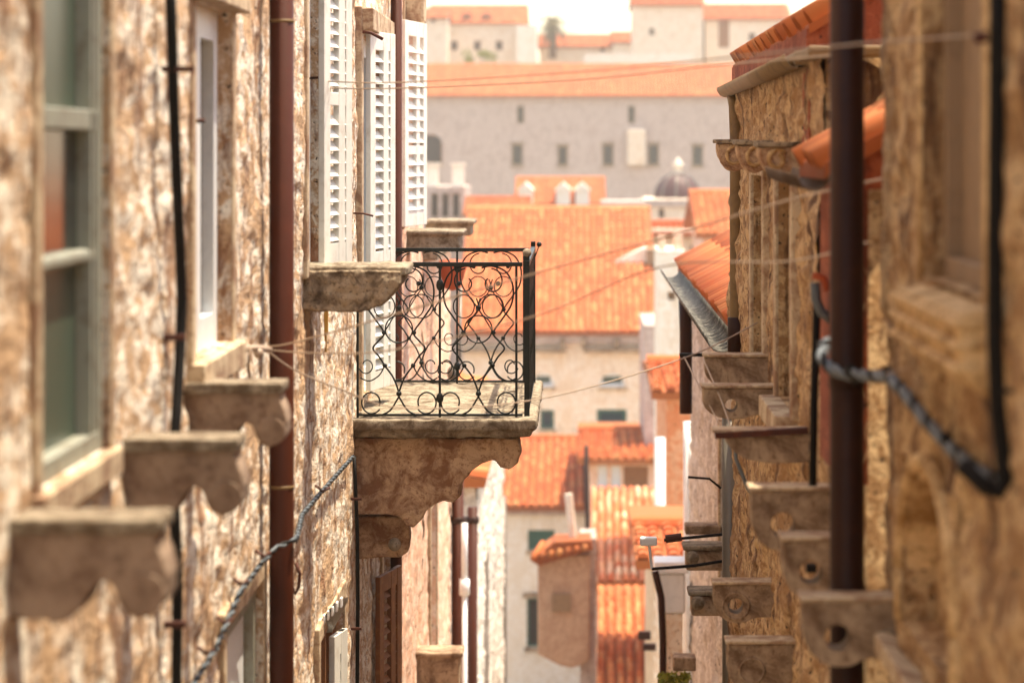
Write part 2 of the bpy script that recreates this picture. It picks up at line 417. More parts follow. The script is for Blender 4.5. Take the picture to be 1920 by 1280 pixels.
# near window: pale green frame, sash; a dark sheet stands in for the shaded opening
win = window(HL, pl_, w1[0], w1[1], w1[2], w1[3], .06, M['frame'], M['glassG'], t=.05, bars=(Zp(222, 6.5),), sill=(.03, .07), trim=(.07, .012))
pm = MB(); boxuw(pm, pl_, w1[0]+.10, w1[1]-.16, Zp(480, 6.5), Zp(245, 6.5), -.05, -.044); part('dark_gap_sheet', pm, M['glassD'], win)
pm = MB(); boxuw(pm, pl_, w1[0]+.05, w1[1]-.06, Zp(505, 6.5), Zp(478, 6.5), -.05, -.012); part('sash_rail', pm, M['frame'], win, bev=.01)
pm = MB()
for uu in (w1[1]-.17, w1[1]-.10): boxuw(pm, pl_, uu, uu+.025, w1[2]+.05, w1[3], -.05, -.01)
part('sash_stile', pm, M['frame'], win)
window(HL, pl_, *w2, .09, M['frameW'], M['glassD'], t=.10, sill=(.05, .09), trim=(.08, .015), muls=(w2[0]+.45,), lintel=(.06, .05))
window(HL, pl_, *w3, .12, M['frameW'], M['glassD'], t=.06, muls=((w3[0]+w3[1])/2,), trim=(.09, .02))
window(HL, pl_, *w4, .11, M['doorb'], M['glassD'], t=.10, bars=(Zp(600, 16),), muls=((w4[0]+w4[1])/2,), trim=(.13, .03), lintel=(.09, .12), name='balcony_door')
window(HL, pl_, *w5, .07, M['frame'], M['frameW'], t=.07, trim=(.07, .015))
window(HL, pl_, *w6, .09, M['wood'], M['glassD'], t=.06, trim=(.08, .02))
window(HL, pl_, *w7, .09, M['wood'], M['glassD'], t=.06, trim=(.08, .02))

def shutter(parent, hinge, ang, wd, z0, z1, pitch, mat, slat=.03, stile=.10, mid=True, label=None):
    """louvred leaf: hinge (x, y), ang from +Y towards +X"""
    t = Vector((math.sin(ang), math.cos(ang), 0)); nrm = Vector((math.cos(ang), -math.sin(ang), 0)); h = Vector((hinge[0], hinge[1], 0)); th = .014
    mb = MB(); up = Vector((0, 0, 1)); H = (z1-z0)/2; zc = (z0+z1)/2
    for a in ([0, wd-stile] + ([wd*.52] if mid else [])):
        mb.obox(h + t*(a+stile/2) + up*zc, t*(stile/2), nrm*th, up*H)
    for zz, hh in ((z0+.05, .05), (z1-.05, .05), (z0+(z1-z0)*.37, .03)):
        mb.obox(h + t*wd/2 + up*zz, t*(wd/2-stile), nrm*(th-.002), up*hh)
    s = part('shutter', mb, mat, parent, label=label, bev=.003)
    me = None; z = z0+.13; base = wpos(parent)
    while z < z1-.12:
        if abs(z-(z0+(z1-z0)*.37)) > .045:
            c = h + t*wd/2 + up*z - nrm*.004
            if me is None:
                q = MB(); d1 = (nrm*-.6+up*.8)
                q.obox(Vector((0, 0, 0)), t*(wd/2-stile+.004), d1*slat*.62, (nrm*.8+up*.6)*.003)
                me = bpy.data.meshes.new('slat'); me.from_pydata([tuple(x) for x in q.v], [], q.f); me.materials.append(mat); me.update()
            o = bpy.data.objects.new('slat', me); COL.objects.link(o); o.parent = s; o.location = c-base
        z += pitch
    return s
shutter(HL, (XL+.035, DL(588)), R(11), .46, Zp(494, 13), 1.5, .058, M['shutter'], slat=.043)
shutter(HL, (XL+.04, DL(676)+.02), R(12), .50, Zp(720, 15.9), Zp(62, 15.7), .060, M['shutter'], slat=.043)
# lower louvred shutters in shade
shutter(HL, (XL+.035, DL(608)), R(10), .24, -3.6, Zp(1165, 13.6), .07, M['shutter'])
shutter(HL, (XL+.03, 16.3), R(11), .5, -4.6, -2.45, .07, M['wood'], label='brown louvred shutter under the balcony')

# balcony belongs to the house
BAL = MB()
y0, y1 = 14.82, 17.3; xo = -.205
zt_ = Zp(783, 14.9)
BAL.box(XL-.02, xo-.03, y0+.03, y1-.03, zt_-.10, zt_-.045); BAL.box(XL-.02, xo, y0, y1, zt_-.06, zt_)
slab = part('balcony_slab', BAL, M['slab'], HL); rough(slab, .012, .028, .09)
# consoles
def prof_px(pts, d): return [(-(1080-x)*d/F, d, (280-y)*d/F) for x, y in pts]
con = [(650, 822), (972, 822), (976, 845), (970, 868), (955, 880), (938, 876), (925, 862), (905, 868), (885, 882), (872, 895), (862, 912), (862, 932), (850, 944), (830, 940), (815, 945), (798, 958), (790, 975), (775, 990), (762, 986), (750, 972), (735, 965), (650, 965)]
for k, dd in enumerate((14.95, 16.85)):
    c = part('console', MB().prism(prof_px(con, 14.95), (0, .26, 0)), M['console'], HL)
    if k: c.location = (0, 1.9, 0)
    rough(c, .01, .03, .08)
lc = [(650, 968), (760, 968), (766, 985), (768, 1010), (765, 1035), (750, 1046), (720, 1044), (650, 1050)]
c = part('lower_console', MB().prism(prof_px(lc, 15.1), (0, .2, 0)), M['console'], HL); rough(c, .01, .012, .08)
part('stone_ball', MB().ball(P(740, 1020, 15.02), .035), M['slab'], HL, smooth=True)
part('stone_ball', MB().ball(P(768, 972, 15.0), .022), M['slab'], HL, smooth=True)

# ------------------------------------------------------------------ wrought-iron railing
RA = thing('balcony_railing', 'black wrought iron scrollwork railing standing round the left balcony', 'railing', (XL, 14.95, zt_))
zoomx = lambda u: 540+u/3.048
zoomy = lambda v: 380+v/3.048
def side_panel(dd, near=True):
    """one scrollwork side panel at depth dd; dims taken at depth 14.95"""
    S = lambda u, v: Vector(((zoomx(u)-1080)*14.95/F, dd, (280-zoomy(v))*14.95/F))
    r = .0054
    zT, zB = 352, 1222
    part('top_rail', MB().obox((S(300, zT)+S(1340, zT))/2, ((S(1340, zT)-S(300, zT))/2), (0, .016, 0), (0, 0, .011)), M['iron'], RA)
    part('bottom_rail', MB().obox((S(398, zB-10)+S(1340, zB-10))/2, ((S(1340, zB-10)-S(398, zB-10))/2), (0, .01, 0), (0, 0, .006)), M['iron'], RA)
    for u in (398, 868, 1305):
        part('post', MB().obox((S(u, zT)+S(u, zB+20))/2, (.0062, 0, 0), (0, .0062, 0), (S(u, zT)-S(u, zB+20))/2), M['iron'], RA)
    part('post', MB().obox((S(398, zT)+S(1305, zT))/2 + Vector((0, 0, -.045*0)), (.0, 0, 0), (0, 0, 0), (0, 0, 0)), M['iron'], RA) if False else None
    def spiral(cx, cy, r0, a0, turns, r1=.25, n=26):
        return [(cx+math.cos(a0+turns*2*math.pi*k/n)*r0*(1-(1-r1)*k/n), cy+math.sin(a0+turns*2*math.pi*k/n)*r0*(1-(1-r1)*k/n)) for k in range(n+1)]
    def smooth(pts, n=5):
        out = []
        for i in range(len(pts)-1):
            p0 = pts[max(i-1, 0)]; p1 = pts[i]; p2 = pts[i+1]; p3 = pts[min(i+2, len(pts)-1)]
            for k in range(n):
                t = k/n
                out.append(tuple(.5*((2*p1[j])+(-p0[j]+p2[j])*t+(2*p0[j]-5*p1[j]+4*p2[j]-p3[j])*t*t+(-p0[j]+3*p1[j]-3*p2[j]+p3[j])*t**3) for j in (0, 1)))
        return out+[pts[-1]]
    for c in (634, 1088):
        for sg in (-1, 1):
            X = lambda s: c+sg*s*225
            # tall lyre from the top scroll down to the foot collar
            pts = [(X(.0+.27+.27*math.cos(a)), 455+62*math.sin(a)) for a in np.linspace(math.pi*1.1, -math.pi*.55, 12)]
            pts = [(X(.33)+sg*math.cos(a)*66*q, 455+math.sin(a)*72*q) for a, q in zip(np.linspace(-math.pi*.5, math.pi*1.25, 12), np.linspace(1.12, .42, 12))]
            part('scroll', MB().tube([S(*p) for p in smooth(pts)], r*.85, 6), M['iron'], RA, smooth=True)
            pts = [(X(.08), 372), (X(.35), 362), (X(.7), 395), (X(.88), 480), (X(.84), 580), (X(.62), 660), (X(.38), 742), (X(.52), 790), (X(.66), 832), (X(.5), 880), (X(.36), 930), (X(.14), 1000), (X(.0), 1090), (X(.06), 1130), (X(.22), 1185), (X(.4), 1208)]
            part('scroll', MB().tube([S(*p) for p in smooth(pts)], r, 6), M['iron'], RA, smooth=True)
            sp = [(X(.70)+sg*math.cos(a)*60*q, 1140+math.sin(a)*66*q) for a, q in zip(np.linspace(math.pi*.80, -math.pi*1.12, 28), np.linspace(1, .80, 28))]
            part('scroll', MB().tube([S(*p) for p in sp], r*.9, 6), M['iron'], RA, smooth=True)
            part('ring', MB().tube([S(X(.37)+60*math.cos(a), 592+66*math.sin(a)) for a in np.linspace(0, 2*math.pi, 25)], r*.7, 6, cap=False), M['iron'], RA, smooth=True)
            pts = [(X(.05), 545), (X(-.0), 600), (X(.16), 660), (X(.38), 742)]
            part('scroll', MB().tube([S(*p) for p in smooth(pts)], r*.75, 6), M['iron'], RA, smooth=True)
            pts = [(X(.36), 930), (X(.5), 985), (X(.75), 1018), (X(.98), 1000)]
            part('scroll', MB().tube([S(*p) for p in smooth(pts)], r*.75, 6), M['iron'], RA, smooth=True)
            sp = [(X(.82)+sg*math.cos(a)*44*q, 930+math.sin(a)*50*q) for a, q in zip(np.linspace(math.pi*.1, math.pi*1.9, 22), np.linspace(1, .5, 22))]
            part('scroll', MB().tube([S(*p) for p in sp], r*.7, 6), M['iron'], RA, smooth=True)
            for q in ((X(.38), 742), (X(.36), 930), (X(.5), 462)):
                part('collar', MB().ball(S(*q), .013, 6), M['iron'], RA, smooth=True)
        part('ring', MB().tube([S(c+78*math.cos(a), 722+78*math.sin(a)) for a in np.linspace(0, 2*math.pi, 29)], r*.8, 6, cap=False), M['iron'], RA, smooth=True)
        for q in ((c, 1090), (c, 600)):
            part('collar', MB().ball(S(*q), .015, 6), M['iron'], RA, smooth=True)
    part('collar', MB().ball(S(868, 470), .02, 6, 1.6), M['iron'], RA, smooth=True)
    part('collar', MB().ball(S(868, 1115), .02, 6, 1.4), M['iron'], RA, smooth=True)
    for c in (634, 1088):
        for sg in (-1, 1): pass
side_panel(14.95); side_panel(17.12)
# alley side, seen nearly edge-on
xf = (1080-988)*-14.95/F
zR, zB_ = (280-zoomy(352))*14.95/F, (280-zoomy(1222))*14.95/F
part('top_rail', MB().box(xf-.014, xf+.014, 14.93, 17.14, zR-.012, zR+.02), M['iron'], RA, bev=.004)
part('bottom_rail', MB().box(xf-.008, xf+.008, 14.95, 17.12, zB_+.0, zB_+.014), M['iron'], RA)
for yy in (14.95, 17.12): part('post', MB().box(xf-.014, xf+.014, yy-.014, yy+.014, zt_-.01, zR+.05), M['iron'], RA)
for k in range(11):
    yy = 15.13+k*.181
    part('baluster', MB().box(xf-.007, xf+.007, yy-.007, yy+.007, zB_, zR), M['iron'], RA)
    if k < 10:
        for zc in (zB_+.14, zB_+.42, zB_+.70):
            part('ring', MB().tube([Vector((xf, yy+.09+.08*math.cos(a), zc+.11*math.sin(a))) for a in np.linspace(0, 2*math.pi, 19)], .006, 5, cap=False), M['iron'], RA, smooth=True)
part('finial', MB().ball((xf, 14.95, zR+.06), .024), M['slab'], RA, smooth=True, label='pale worn knob on the corner post')
solo('rail_knob', 'small black knob on a thin stem just right of the balcony corner post', 'knob', MB().ball(P(1011, 458, 17.1), .016).tube([P(1011, 460, 17.1), P(1000, 490, 17.12)], .004, 6), M['iron'], P(1000, 490, 17.12), smooth=True)

# ------------------------------------------------------------------ pipes on the left wall
def PW(px, py, off=.035): return P(px, py, (-XL-off)*F/(1080-px))
def clampbar(mb, c, L): mb.obox(c, (L, 0, 0), (0, .012, 0), (0, 0, .008))
t = thing('drain_pipe', 'thick glossy red brown drainpipe on the left wall, nearest of the brown ones', 'drainpipe', P(528, 1280, DL(520)), 'brown drainpipes')
dd = 10.6; xp = (528-1080)*dd/F
part('pipe', MB().tube([(xp, dd, -6.5), (xp, dd, 2.8)], .046, 20), M['pipeB'], t, smooth=True)
for y in (40, 912): part('joint', MB().tube([(xp, dd, Zp(y, dd)-.006), (xp, dd, Zp(y, dd)+.006)], .0475, 20), M['pipeW'] if 0 else M['pipeO'], t, smooth=True)
t = thing('drain_pipe', 'slimmer red brown drainpipe that runs down behind the iron balcony railing', 'drainpipe', P(742, 1280, 17.7), 'brown drainpipes')
dd = 17.75; xp = (743-1080)*dd/F
part('pipe', MB().tube([(xp, dd, -6.8), (xp, dd, 2.8)], .036, 18), M['pipeB'], t, smooth=True)
for y in (470, 900): part('joint', MB().tube([(xp, dd, Zp(y, dd)-.02), (xp, dd, Zp(y, dd)+.02)], .041, 18), M['pipeD'], t, smooth=True)
t = thing('thin_pipe', 'thin black pipe with wall clips between the two nearest left windows', 'pipe', P(333, 1280, 8.45))
pts = [(318, -60), (322, 60), (326, 200), (331, 330), (338, 480), (341, 560), (338, 650), (332, 760), (328, 820), (328, 960), (333, 1100), (331, 1280), (331, 1500)]
part('pipe', MB().tube([PW(x, y, .045) for x, y in pts], .0155, 12), M['cable'], t, smooth=True)
for y, L, xx in ((130, .045, 328), (632, .03, 322), (1170, .03, 322)):
    mb = MB(); clampbar(mb, PW(xx+6, y, .06), L); part('pin', MB().tube([PW(xx-14, y+3, -.01), PW(xx+4, y+3, .04)], .006, 6), M['rust'], t)
    part('clip', mb, M['rust'], t)
# other thin left verticals below the balcony
t = solo('cable', 'thin dark cable running down the wall edge under the balcony', 'cable', MB().tube([P(x, y, 14.7) for x, y in ((664, 855), (666, 900), (670, 1000), (671, 1130), (669, 1400))], .010, 8), M['cable'], P(669, 1280, 14.7), smooth=True)
mb = MB()
for y in (935, 1178): mb.obox(P(668, y, 14.66), (.028, 0, 0), (0, .008, 0), (0, 0, .006))
solo('cable_clips', 'two small dark clips holding the cable under the balcony', 'clip', mb, M['rust'], P(668, 935, 14.6))

# ------------------------------------------------------------------ left corbels
prL = [(-.15, 0), (1, 0), (1.0, .10), (1.05, .20), (1.08, .34), (1.06, .48), (.98, .58), (.88, .62), (.79, .58), (.73, .49), (.71, .40), (.66, .35), (.60, .36), (.54, .43), (.49, .53), (.42, .61), (.32, .65), (.24, .62), (.12, .62), (-.15, .60)]
def corbelL(pxw, pxo, pyt, label, thick=.17, prl=prL, mat=None):
    d = DL(pxw); L = (pxo-pxw)*d/F; z = Zp(pyt, d)
    t = thing('stone_corbel', label, 'corbel', (XL, d+thick/2, z-.6*L), 'stone corbels on the left wall')
    q = part('scroll', MB().tube([(XL+.92*L, d-.008, z-.02-.44*L), (XL+.92*L, d+thick+.008, z-.02-.44*L)], .15*L, 20), mat or M['corbelL'], t, bev=.004)
    c = part('bracket', MB().prism([(XL+u*L, d, z-.02-w*L) for u, w in prl], (0, thick, 0)), mat or M['corbelL'], t); rough(c, .006, .010, .07)
    s = part('cap', MB().box(XL-.05, XL+L*1.04, d-.012, d+thick+.012, z-.028, z+.003), M['slab'], t); rough(s, .006, .008, .05)
corbelL(20, 292, 975, 'nearest and lowest scrolled stone corbel at the bottom left, heavily blurred')
corbelL(232, 440, 825, 'middle of the three scrolled stone corbels on the left wall, crossing the thin black pipe')
corbelL(352, 524, 720, 'farthest of the three scrolled stone corbels, its tip against the thick brown drainpipe')
# rough slab corbel beside the balcony
d = DL(572)
prS = [(-.15, 0), (1.0, 0), (.98, .12), (.90, .24), (.78, .36), (.6, .42), (.4, .43), (.2, .42), (-.15, .40)]
t = thing('rough_stone_bracket', 'rough lichen darkened stone bracket in front of the balcony railing', 'corbel', (XL, d, Zp(565, d)))
L = (755-572)*d/F; z = Zp(505, d)
c = part('bracket', MB().prism([(XL+u*L, d, z-.003-w_*L) for u, w_ in prS], (0, .42, 0)), M['corbelW'], t); rough(c, .008, .03, .05)
c = part('cap', MB().box(XL-.05, XL+L*1.04, d+.02, d+.50, z-.03, z+.012), M['slab'], t); rough(c, .008, .02, .05)
# far slab brackets by the third shutter
for k, (px0, px1, py, d) in enumerate(((752, 862, 440, 19.6), (752, 884, 420, 23.0))):
    t = solo('stone_shelf', ['nearer grey stone shelf projecting from the left wall above the railing', 'farther grey stone shelf projecting above the railing, partly behind the nearer one'][k], 'stone shelf',
             MB().box(XL-.05, (px1-1080)*d/F, d, d+.5, Zp(py+(28, 22)[k], d), Zp(py, d)).box(XL-.05, (px1-1080)*d/F+.03, d-.03, d+.55, Zp(py, d), Zp(py-8, d)), M['slab'], (XL, d, Zp(py, d)), 'grey stone shelves on the left wall')
    rough(t, .012, .012, .06)
# left small ironwork
def hook(pts, d, r, label, mat='rust', cat='hook', name='wall_hook', grp=None):
    return solo(name, label, cat, MB().tube([P(x, y, d) for x, y in pts], r, 6), M[mat], P(*pts[0], d), grp, smooth=True)
hook([(562, 148), (598, 146), (600, 165)], 12.9, .007, 'small iron hook at the top left holding two washing lines')
hook([(358, 228), (384, 226)], 9.0, .008, 'tiny rusty pin beside the second left window')
hook([(660, 400), (680, 400), (700, 405)], 14.9, .006, 'thin iron pin left of the second white shutter')
hook([(680, 60), (696, 62), (718, 74)], 15.0, .010, 'rusty catch above the second white shutter')
hook([(555, 1055), (562, 1075), (560, 1100), (554, 1112), (548, 1100)], 11.6, .008, 'small dark iron hook right of the thick drainpipe near the bottom')
solo('brush_handle', 'short yellow wooden handle stuck on the wall below the rough bracket', 'handle', MB().obox(P(608, 602, 13.25), (.018, 0, 0), (0, .012, 0), (0, 0, .055)).obox(P(609, 640, 13.25), (.009, 0, 0), (0, .006, 0), (0, 0, .05)), paint('yellow_wood', '#b58a34'), P(608, 630, 13.25))
# lower-left cable bundle
def twisted(pts3, r, twist, n=160, k=2):
    pts3 = [Vector(p) for p in pts3]; L = [0]
    for a, b in zip(pts3, pts3[1:]): L.append(L[-1]+(b-a).length)
    out = [MB() for _ in range(k)]
    for q in range(k):
        path = []
        for i in range(n+1):
            s = L[-1]*i/n; j = max(x for x in range(len(L)) if L[x] <= s+1e-9); j = min(j, len(pts3)-2)
            tt = (s-L[j])/(L[j+1]-L[j]); p = pts3[j].lerp(pts3[j+1], tt); T = (pts3[j+1]-pts3[j]).normalized()
            u = T.cross(Vector((0, 1, .1))).normalized(); v = T.cross(u)
            a = s*twist + q*2*math.pi/k; path.append(p + (u*math.cos(a)+v*math.sin(a))*r*.9)
        out[q].tube(path, r, 6)
    return out
t = thing('twisted_cable', 'twisted grey cable bundle climbing diagonally across the lower left wall', 'cable', P(360, 1300, 9.0))
path = [PW(340, 1320), PW(405, 1215), PW(450, 1110), PW(495, 1050, .04), P(520, 1025, 10.4), P(556, 1010, 10.5), PW(566, 965, .05), PW(600, 925), PW(640, 880), PW(662, 856)]
for m_, mt in zip(twisted(path, .0065, 45), ('cableG', 'cable')): part('strand', m_, M[mt], t, smooth=True)
for x, y, dd in ((385, 1222, 9.3), (420, 1165, 9.9), (450, 1092, 10.3), (492, 1040, 10.8), (604, 918, 13)):
    part('hook', MB().tube([PW(x-12, y-8, .0), PW(x, y+2, .05), PW(x+14, y-4, .06)], .006, 6), M['rust'], t)
# window guard box, lower left
t = thing('window_grille', 'small grey ribbed awning with white rails over the low left window', 'awning', P(620, 1280, 13.2))
part('awning', MB().prism([P(588, 1180, 13.0), P(626, 1130, 13.0), P(652, 1118, 13.3), P(622, 1178, 13.3)], (0, .02, -.02)), M['pipeG'], t)
for k in range(6): part('rib', MB().obox(P(600+k*8, 1168-k*8, 13.0), (.004, 0, 0), (0, .03, 0), (.0, 0, .02)), M['pipeW'], t)
part('rail', MB().box(*(sorted(((596-1080)*13/F, (610-1080)*13/F))), 13.0, 13.03, -3.6, Zp(1182, 13)), M['wood'], t)

# ================================================================== LEFT HOUSES beyond
H2 = thing('stone_house', 'pale pink plastered house past the balcony on the left, with one white shutter', 'house', (XL-2, 22, gz(22)))
mb = MB(); wB = (19.3, 20.4, Zp(418, 20), 1.6); wC = (22.8, 23.8, -4.6, -2.9)
holed(mb, ptL(XL-.01), 18.42, 21.9, -9.5, 1.9, [wB+(.1,)], res=(.06, .03), amp=.02, seed=31, fine=(18.4, 21.9, -5.5, 1.2))
mb.box(XL-4, XL-.5, 18.45, 21.9, -9.5, 1.9).box(XL-.5, XL-.03, 21.6, 21.88, -9.5, 1.89)
H2w = part('wall', mb, M['plasterP'], H2, smooth=True)
shutter(H2, (XL+.03, 18.72), R(9.5), .66, Zp(416, 20), Zp(48, 19.6), .075, M['shutter'], slat=.052)
window(H2, ptL(XL-.01), *wB, .1, M['frameW'], M['glassD'], t=.06, trim=(.1, .02))
H2b = thing('stone_house', 'lower pale pink house with a stone coping seen through the balcony railing', 'house', (XL-2, 24, gz(24)))
mb = MB(); holed(mb, ptL(XL-.01), 21.95, 26.8, -10, -.86, [wC+(.1,)], res=(.06, .03), amp=.02, seed=33, fine=(21.9, 26.8, -5.5, -.8)); mb.box(XL-4, XL-.5, 21.95, 26.8, -10, -.87).box(XL-.5, XL-.03, 26.5, 26.78, -10, -.87)
part('wall', mb, M['plasterP'], H2b, smooth=True)
part('coping', MB().box(XL-4, XL+.10, 21.96, 26.85, -.855, -.77), M['slab'], H2b, bev=.01)
window(H2b, ptL(XL-.01), *wC, .1, M['frameW'], M['frameW'], t=.06, trim=(.1, .02))
part('cornice', MB().box(XL-.1, (797-1080)*19.4/F, 19.3, 19.6, Zp(45, 19.4), Zp(-30, 19.4)), M['trim'], H2, bev=.02)
for k, (x, d, r, lb) in enumerate(((858, 26.6, .058, 'left of the two dark brown pipes low behind the balcony console'), (886, 31, .055, 'right of the two dark brown pipes low behind the balcony console'))):
    t = thing('drain_pipe', lb, 'drainpipe', P(x, 1280, d), 'dark pipes beyond the balcony')
    part('pipe', MB().tube([P(x, 950 if k else 880, d), P(x, 1650, d)], r, 14), M['pipeB'], t, smooth=True)
    part('collar', MB().tube([P(x, 968, d), P(x, 980, d)], r*1.35, 14), M['pipeD'], t, smooth=True)
solo('pipe_fitting', 'small white pipe fitting between the two dark brown pipes', 'pipe', MB().tube([P(871, 980, 26.4), P(871, 1085, 26.4)], .03, 10).tube([P(871, 1085, 26.4), P(871, 1115, 26.4)], .05, 10).tube([P(871, 1115, 26.4), P(871, 1600, 26.4)], .025, 10), M['pipeW'], P(871, 1300, 26.4), smooth=True)
H3 = thing('stone_house', 'narrow house with white and orange patched wall low at the left behind the pipes', 'house', (XL-2, 38, gz(38)))
mb = MB(); wd_ = (36, 37.5, -7.4, -5.2)
holed(mb, ptL(XL), 33.5, 46, -14, -3.9, [wd_+(.1,)], res=(.15, .06), amp=.05, seed=41); mb.box(XL-6, XL-.45, 33.51, 46, -14, -3.91).box(XL-.45, XL-.01, 33.505, 33.9, -14, -3.92)
part('wall', mb, M['plasterG2'], H3)
window(H3, ptL(XL), *wd_, .1, M['wood'], M['glassD'], t=.1)
rb = MB().prism([(XL+.12, 33.3, -3.88), (XL-3, 33.3, -3.2), (XL-6, 33.3, -3.9), (XL+.1, 33.3, -3.96)], (0, 12.9, 0)); part('roof', rb, M['roofbase'], H3); ribs(H3, (XL+.12, 33.3, -3.87), (0, 1, 0), (-3.12, 0, .68), 12.9, 3.1, .22, .4, M['tileF'])
solo('wall_pipe', 'grey pipe on the white and orange patched wall low at the left', 'pipe', MB().tube([P(942, 930, 46), P(942, 1400, 46)], .07, 10), M['pipeG'], P(942, 1280, 46), smooth=True)
# low corbel at bottom
d = 21.0
t = solo('stone_corbel', 'square brown stone corbel at the bottom edge below the balcony', 'corbel', MB().box(XL-.05, (862-1080)*d/F, d, d+.3, Zp(1290, d), Zp(1232, d)).box(XL-.05, (868-1080)*d/F, d-.02, d+.32, Zp(1231, d), Zp(1222, d)), M['corbelR'], (XL, d, Zp(1290, d)))
rough(t, .012, .012, .06)
solo('clay_lantern', 'red clay pot hanging on the pink wall behind the balcony railing', 'pot', MB().lathe(P(848, 545, 22.5), [(.01, 0), (.06, .02), (.09, .10), (.12, .2), (.10, .24), (.001, .25)], 16), M['red'], P(848, 545, 22.5), smooth=True)
solo('wall_lamp', 'small dark wall lamp low behind the balcony railing', 'lamp', MB().ball(P(850, 700, 22), .05, 8, 1.3).tube([P(850, 700, 22), P(862, 668, 22), P(864, 540, 22.2)], .012, 8), M['pipeG'], P(850, 720, 22), smooth=True)

# ================================================================== RIGHT HOUSE (near)
HR = thing('stone_house', 'plastered house toned brown for shade at the right edge with carved recesses', 'house', (XR+2, 6, gz(6)))
pr_ = ptR(XR)
r1 = (DR(1858), DR(1738), Zp(545, 6.2), 2.4); r2 = (DR(1800), DR(1700), Zp(1215, 6.9), Zp(880, 6.9))
mb = MB(); dE = DR(1660)
holed(mb, pr_, 2.0, dE, zb, 3.6, [r1+(.10,), r2+(.09,)], res=(.02, .014), amp=.026, seed=51, fine=(4.8, dE, -1.6, .6))
mb.box(XR+.45, XR+4, 2, dE-.01, zb, 3.6); mb.box(XR+.02, XR+.45, dE-.1, dE-.005, zb, 3.59)
part('wall', mb, M['plasterR'], HR, smooth=True)
wn = window(HR, pr_, *r1, .09, M['greypanel'], M['greypanel'], t=.05, trim=(.06, .02), smat=M['trimR'])
s = part('sill_box', MB().prism([(XR, r1[0]-.05, Zp(548, 6.4)), (XR-.07, r1[0]-.05, Zp(560, 6.4)), (XR-.07, r1[0]-.05, Zp(650, 6.4)), (XR-.02, r1[0]-.05, Zp(700, 6.4)), (XR, r1[0]-.05, Zp(700, 6.4))], (0, r1[1]-r1[0]+.1, 0)), M['trimR'], HR, bev=.006)
for k in range(3): part('moulding', MB().box(XR-.085, XR-.02, r1[0]-.06, r1[1]+.06, Zp(575+k*38, 6.4)-.008, Zp(575+k*38, 6.4)+.008), M['trimR'], HR, bev=.004)
# arched niche
ac = (r2[0]+r2[1])/2; rr = (r2[1]-r2[0])/2; mbn = MB()
for sg in (-1, 1):
    pts = [(ac+sg*rr, r2[3]), (ac+sg*rr, r2[3]-.30)] + [(ac+sg*rr*math.cos(a), r2[3]-.30+.29*math.sin(a)) for a in np.linspace(.05, math.pi/2, 9)] + [(ac, r2[3])]
    mbn.prism([(XR+.0, u, w_) for u, w_ in pts], (.09, 0, 0))
part('arch_spandrel', mbn, M['trimR'], HR)
am = MB().tube([(XR-.008, ac+(rr+.03)*math.cos(a), r2[3]-.30+.33*math.sin(a)) for a in np.linspace(0, math.pi, 19)], .022, 8)
am.tube([(XR-.008, ac+rr+.03, r2[3]-.3), (XR-.008, ac+rr+.03, r2[2])], .022, 8).tube([(XR-.008, ac-rr-.03, r2[3]-.3), (XR-.008, ac-rr-.03, r2[2])], .022, 8)
part('arch_moulding', am, M['trimR'], HR, smooth=True)
part('niche_back', MB().box(XR+.075, XR+.12, r2[0]-.01, r2[1]+.01, r2[2]-.01, r2[3]), M['plasterR'], HR)
t = part('sill', MB().prism([P(1640, 1186, 7.5), P(1672, 1172, 7.75), (XR+.02, 7.75, Zp(1172, 7.75)), (XR+.02, 5.6, Zp(1172, 7.75)), ((1640-1080)*7.5/F, 5.6, Zp(1186, 7.5))], (0, 0, -.05)), M['trim'], HR, bev=.005)
t = thing('drain_pipe', 'massive dark brown drainpipe in front of the right wall', 'drainpipe', P(1588, 1280, 7.75))
dd = 7.75; xp = (1588-1080)*dd/F
part('pipe', MB().tube([(xp, dd, -6.5), (xp, dd, 2.6)], .047, 24), M['pipeD'], t, smooth=True)
part('bracket_ring', MB().tube([(xp, dd, Zp(712, dd)-.02), (xp, dd, Zp(712, dd)+.02)], .05, 24), M['pipeD'], t, smooth=True)
# ------------------------------------------------------------------ annex with small tiled roof
HA = thing('annex_house', 'low lean-to house with clay tile roof behind the massive right drainpipe', 'house', (XR+1, 9, gz(9)))
mb = MB(); dA0, dA1 = 8.45, 9.88
zE = Zp(305, 8.5)
holed(mb, ptR(XR), dA0, dA1, zb, zE-.07, [], res=(.03, .016), amp=.03, seed=61, fine=(dA0, dA1, -1.9, .2)); mb.box(XR+.02, XR+3, dA0, dA1-.01, zb, zE-.08)
part('wall', mb, M['plasterR'], HA, smooth=True)
sl_ = Vector((.87, 0, .47)).normalized()
eo = Vector((.735, dA0-.05, zE))
part('roof', MB().prism([tuple(eo), tuple(eo+sl_*1.6), tuple(eo+sl_*1.6-Vector((0, 0, .05))), tuple(eo-Vector((0, 0, .05)))], (0, .95, 0)), M['roofbase'], HA)
part('gable_wall', MB().prism([(.80, dA0+.02, -1), (.80, dA0+.02, eo.z-.02), (2.1, dA0+.02, eo.z+.66), (2.1, dA0+.02, -1)], (0, .85, 0)), M['redwall'], HA)
tiles(HA, eo, (0, 1, 0), sl_, 6, 6, .155, .27, M['tile'])
gt = MB()
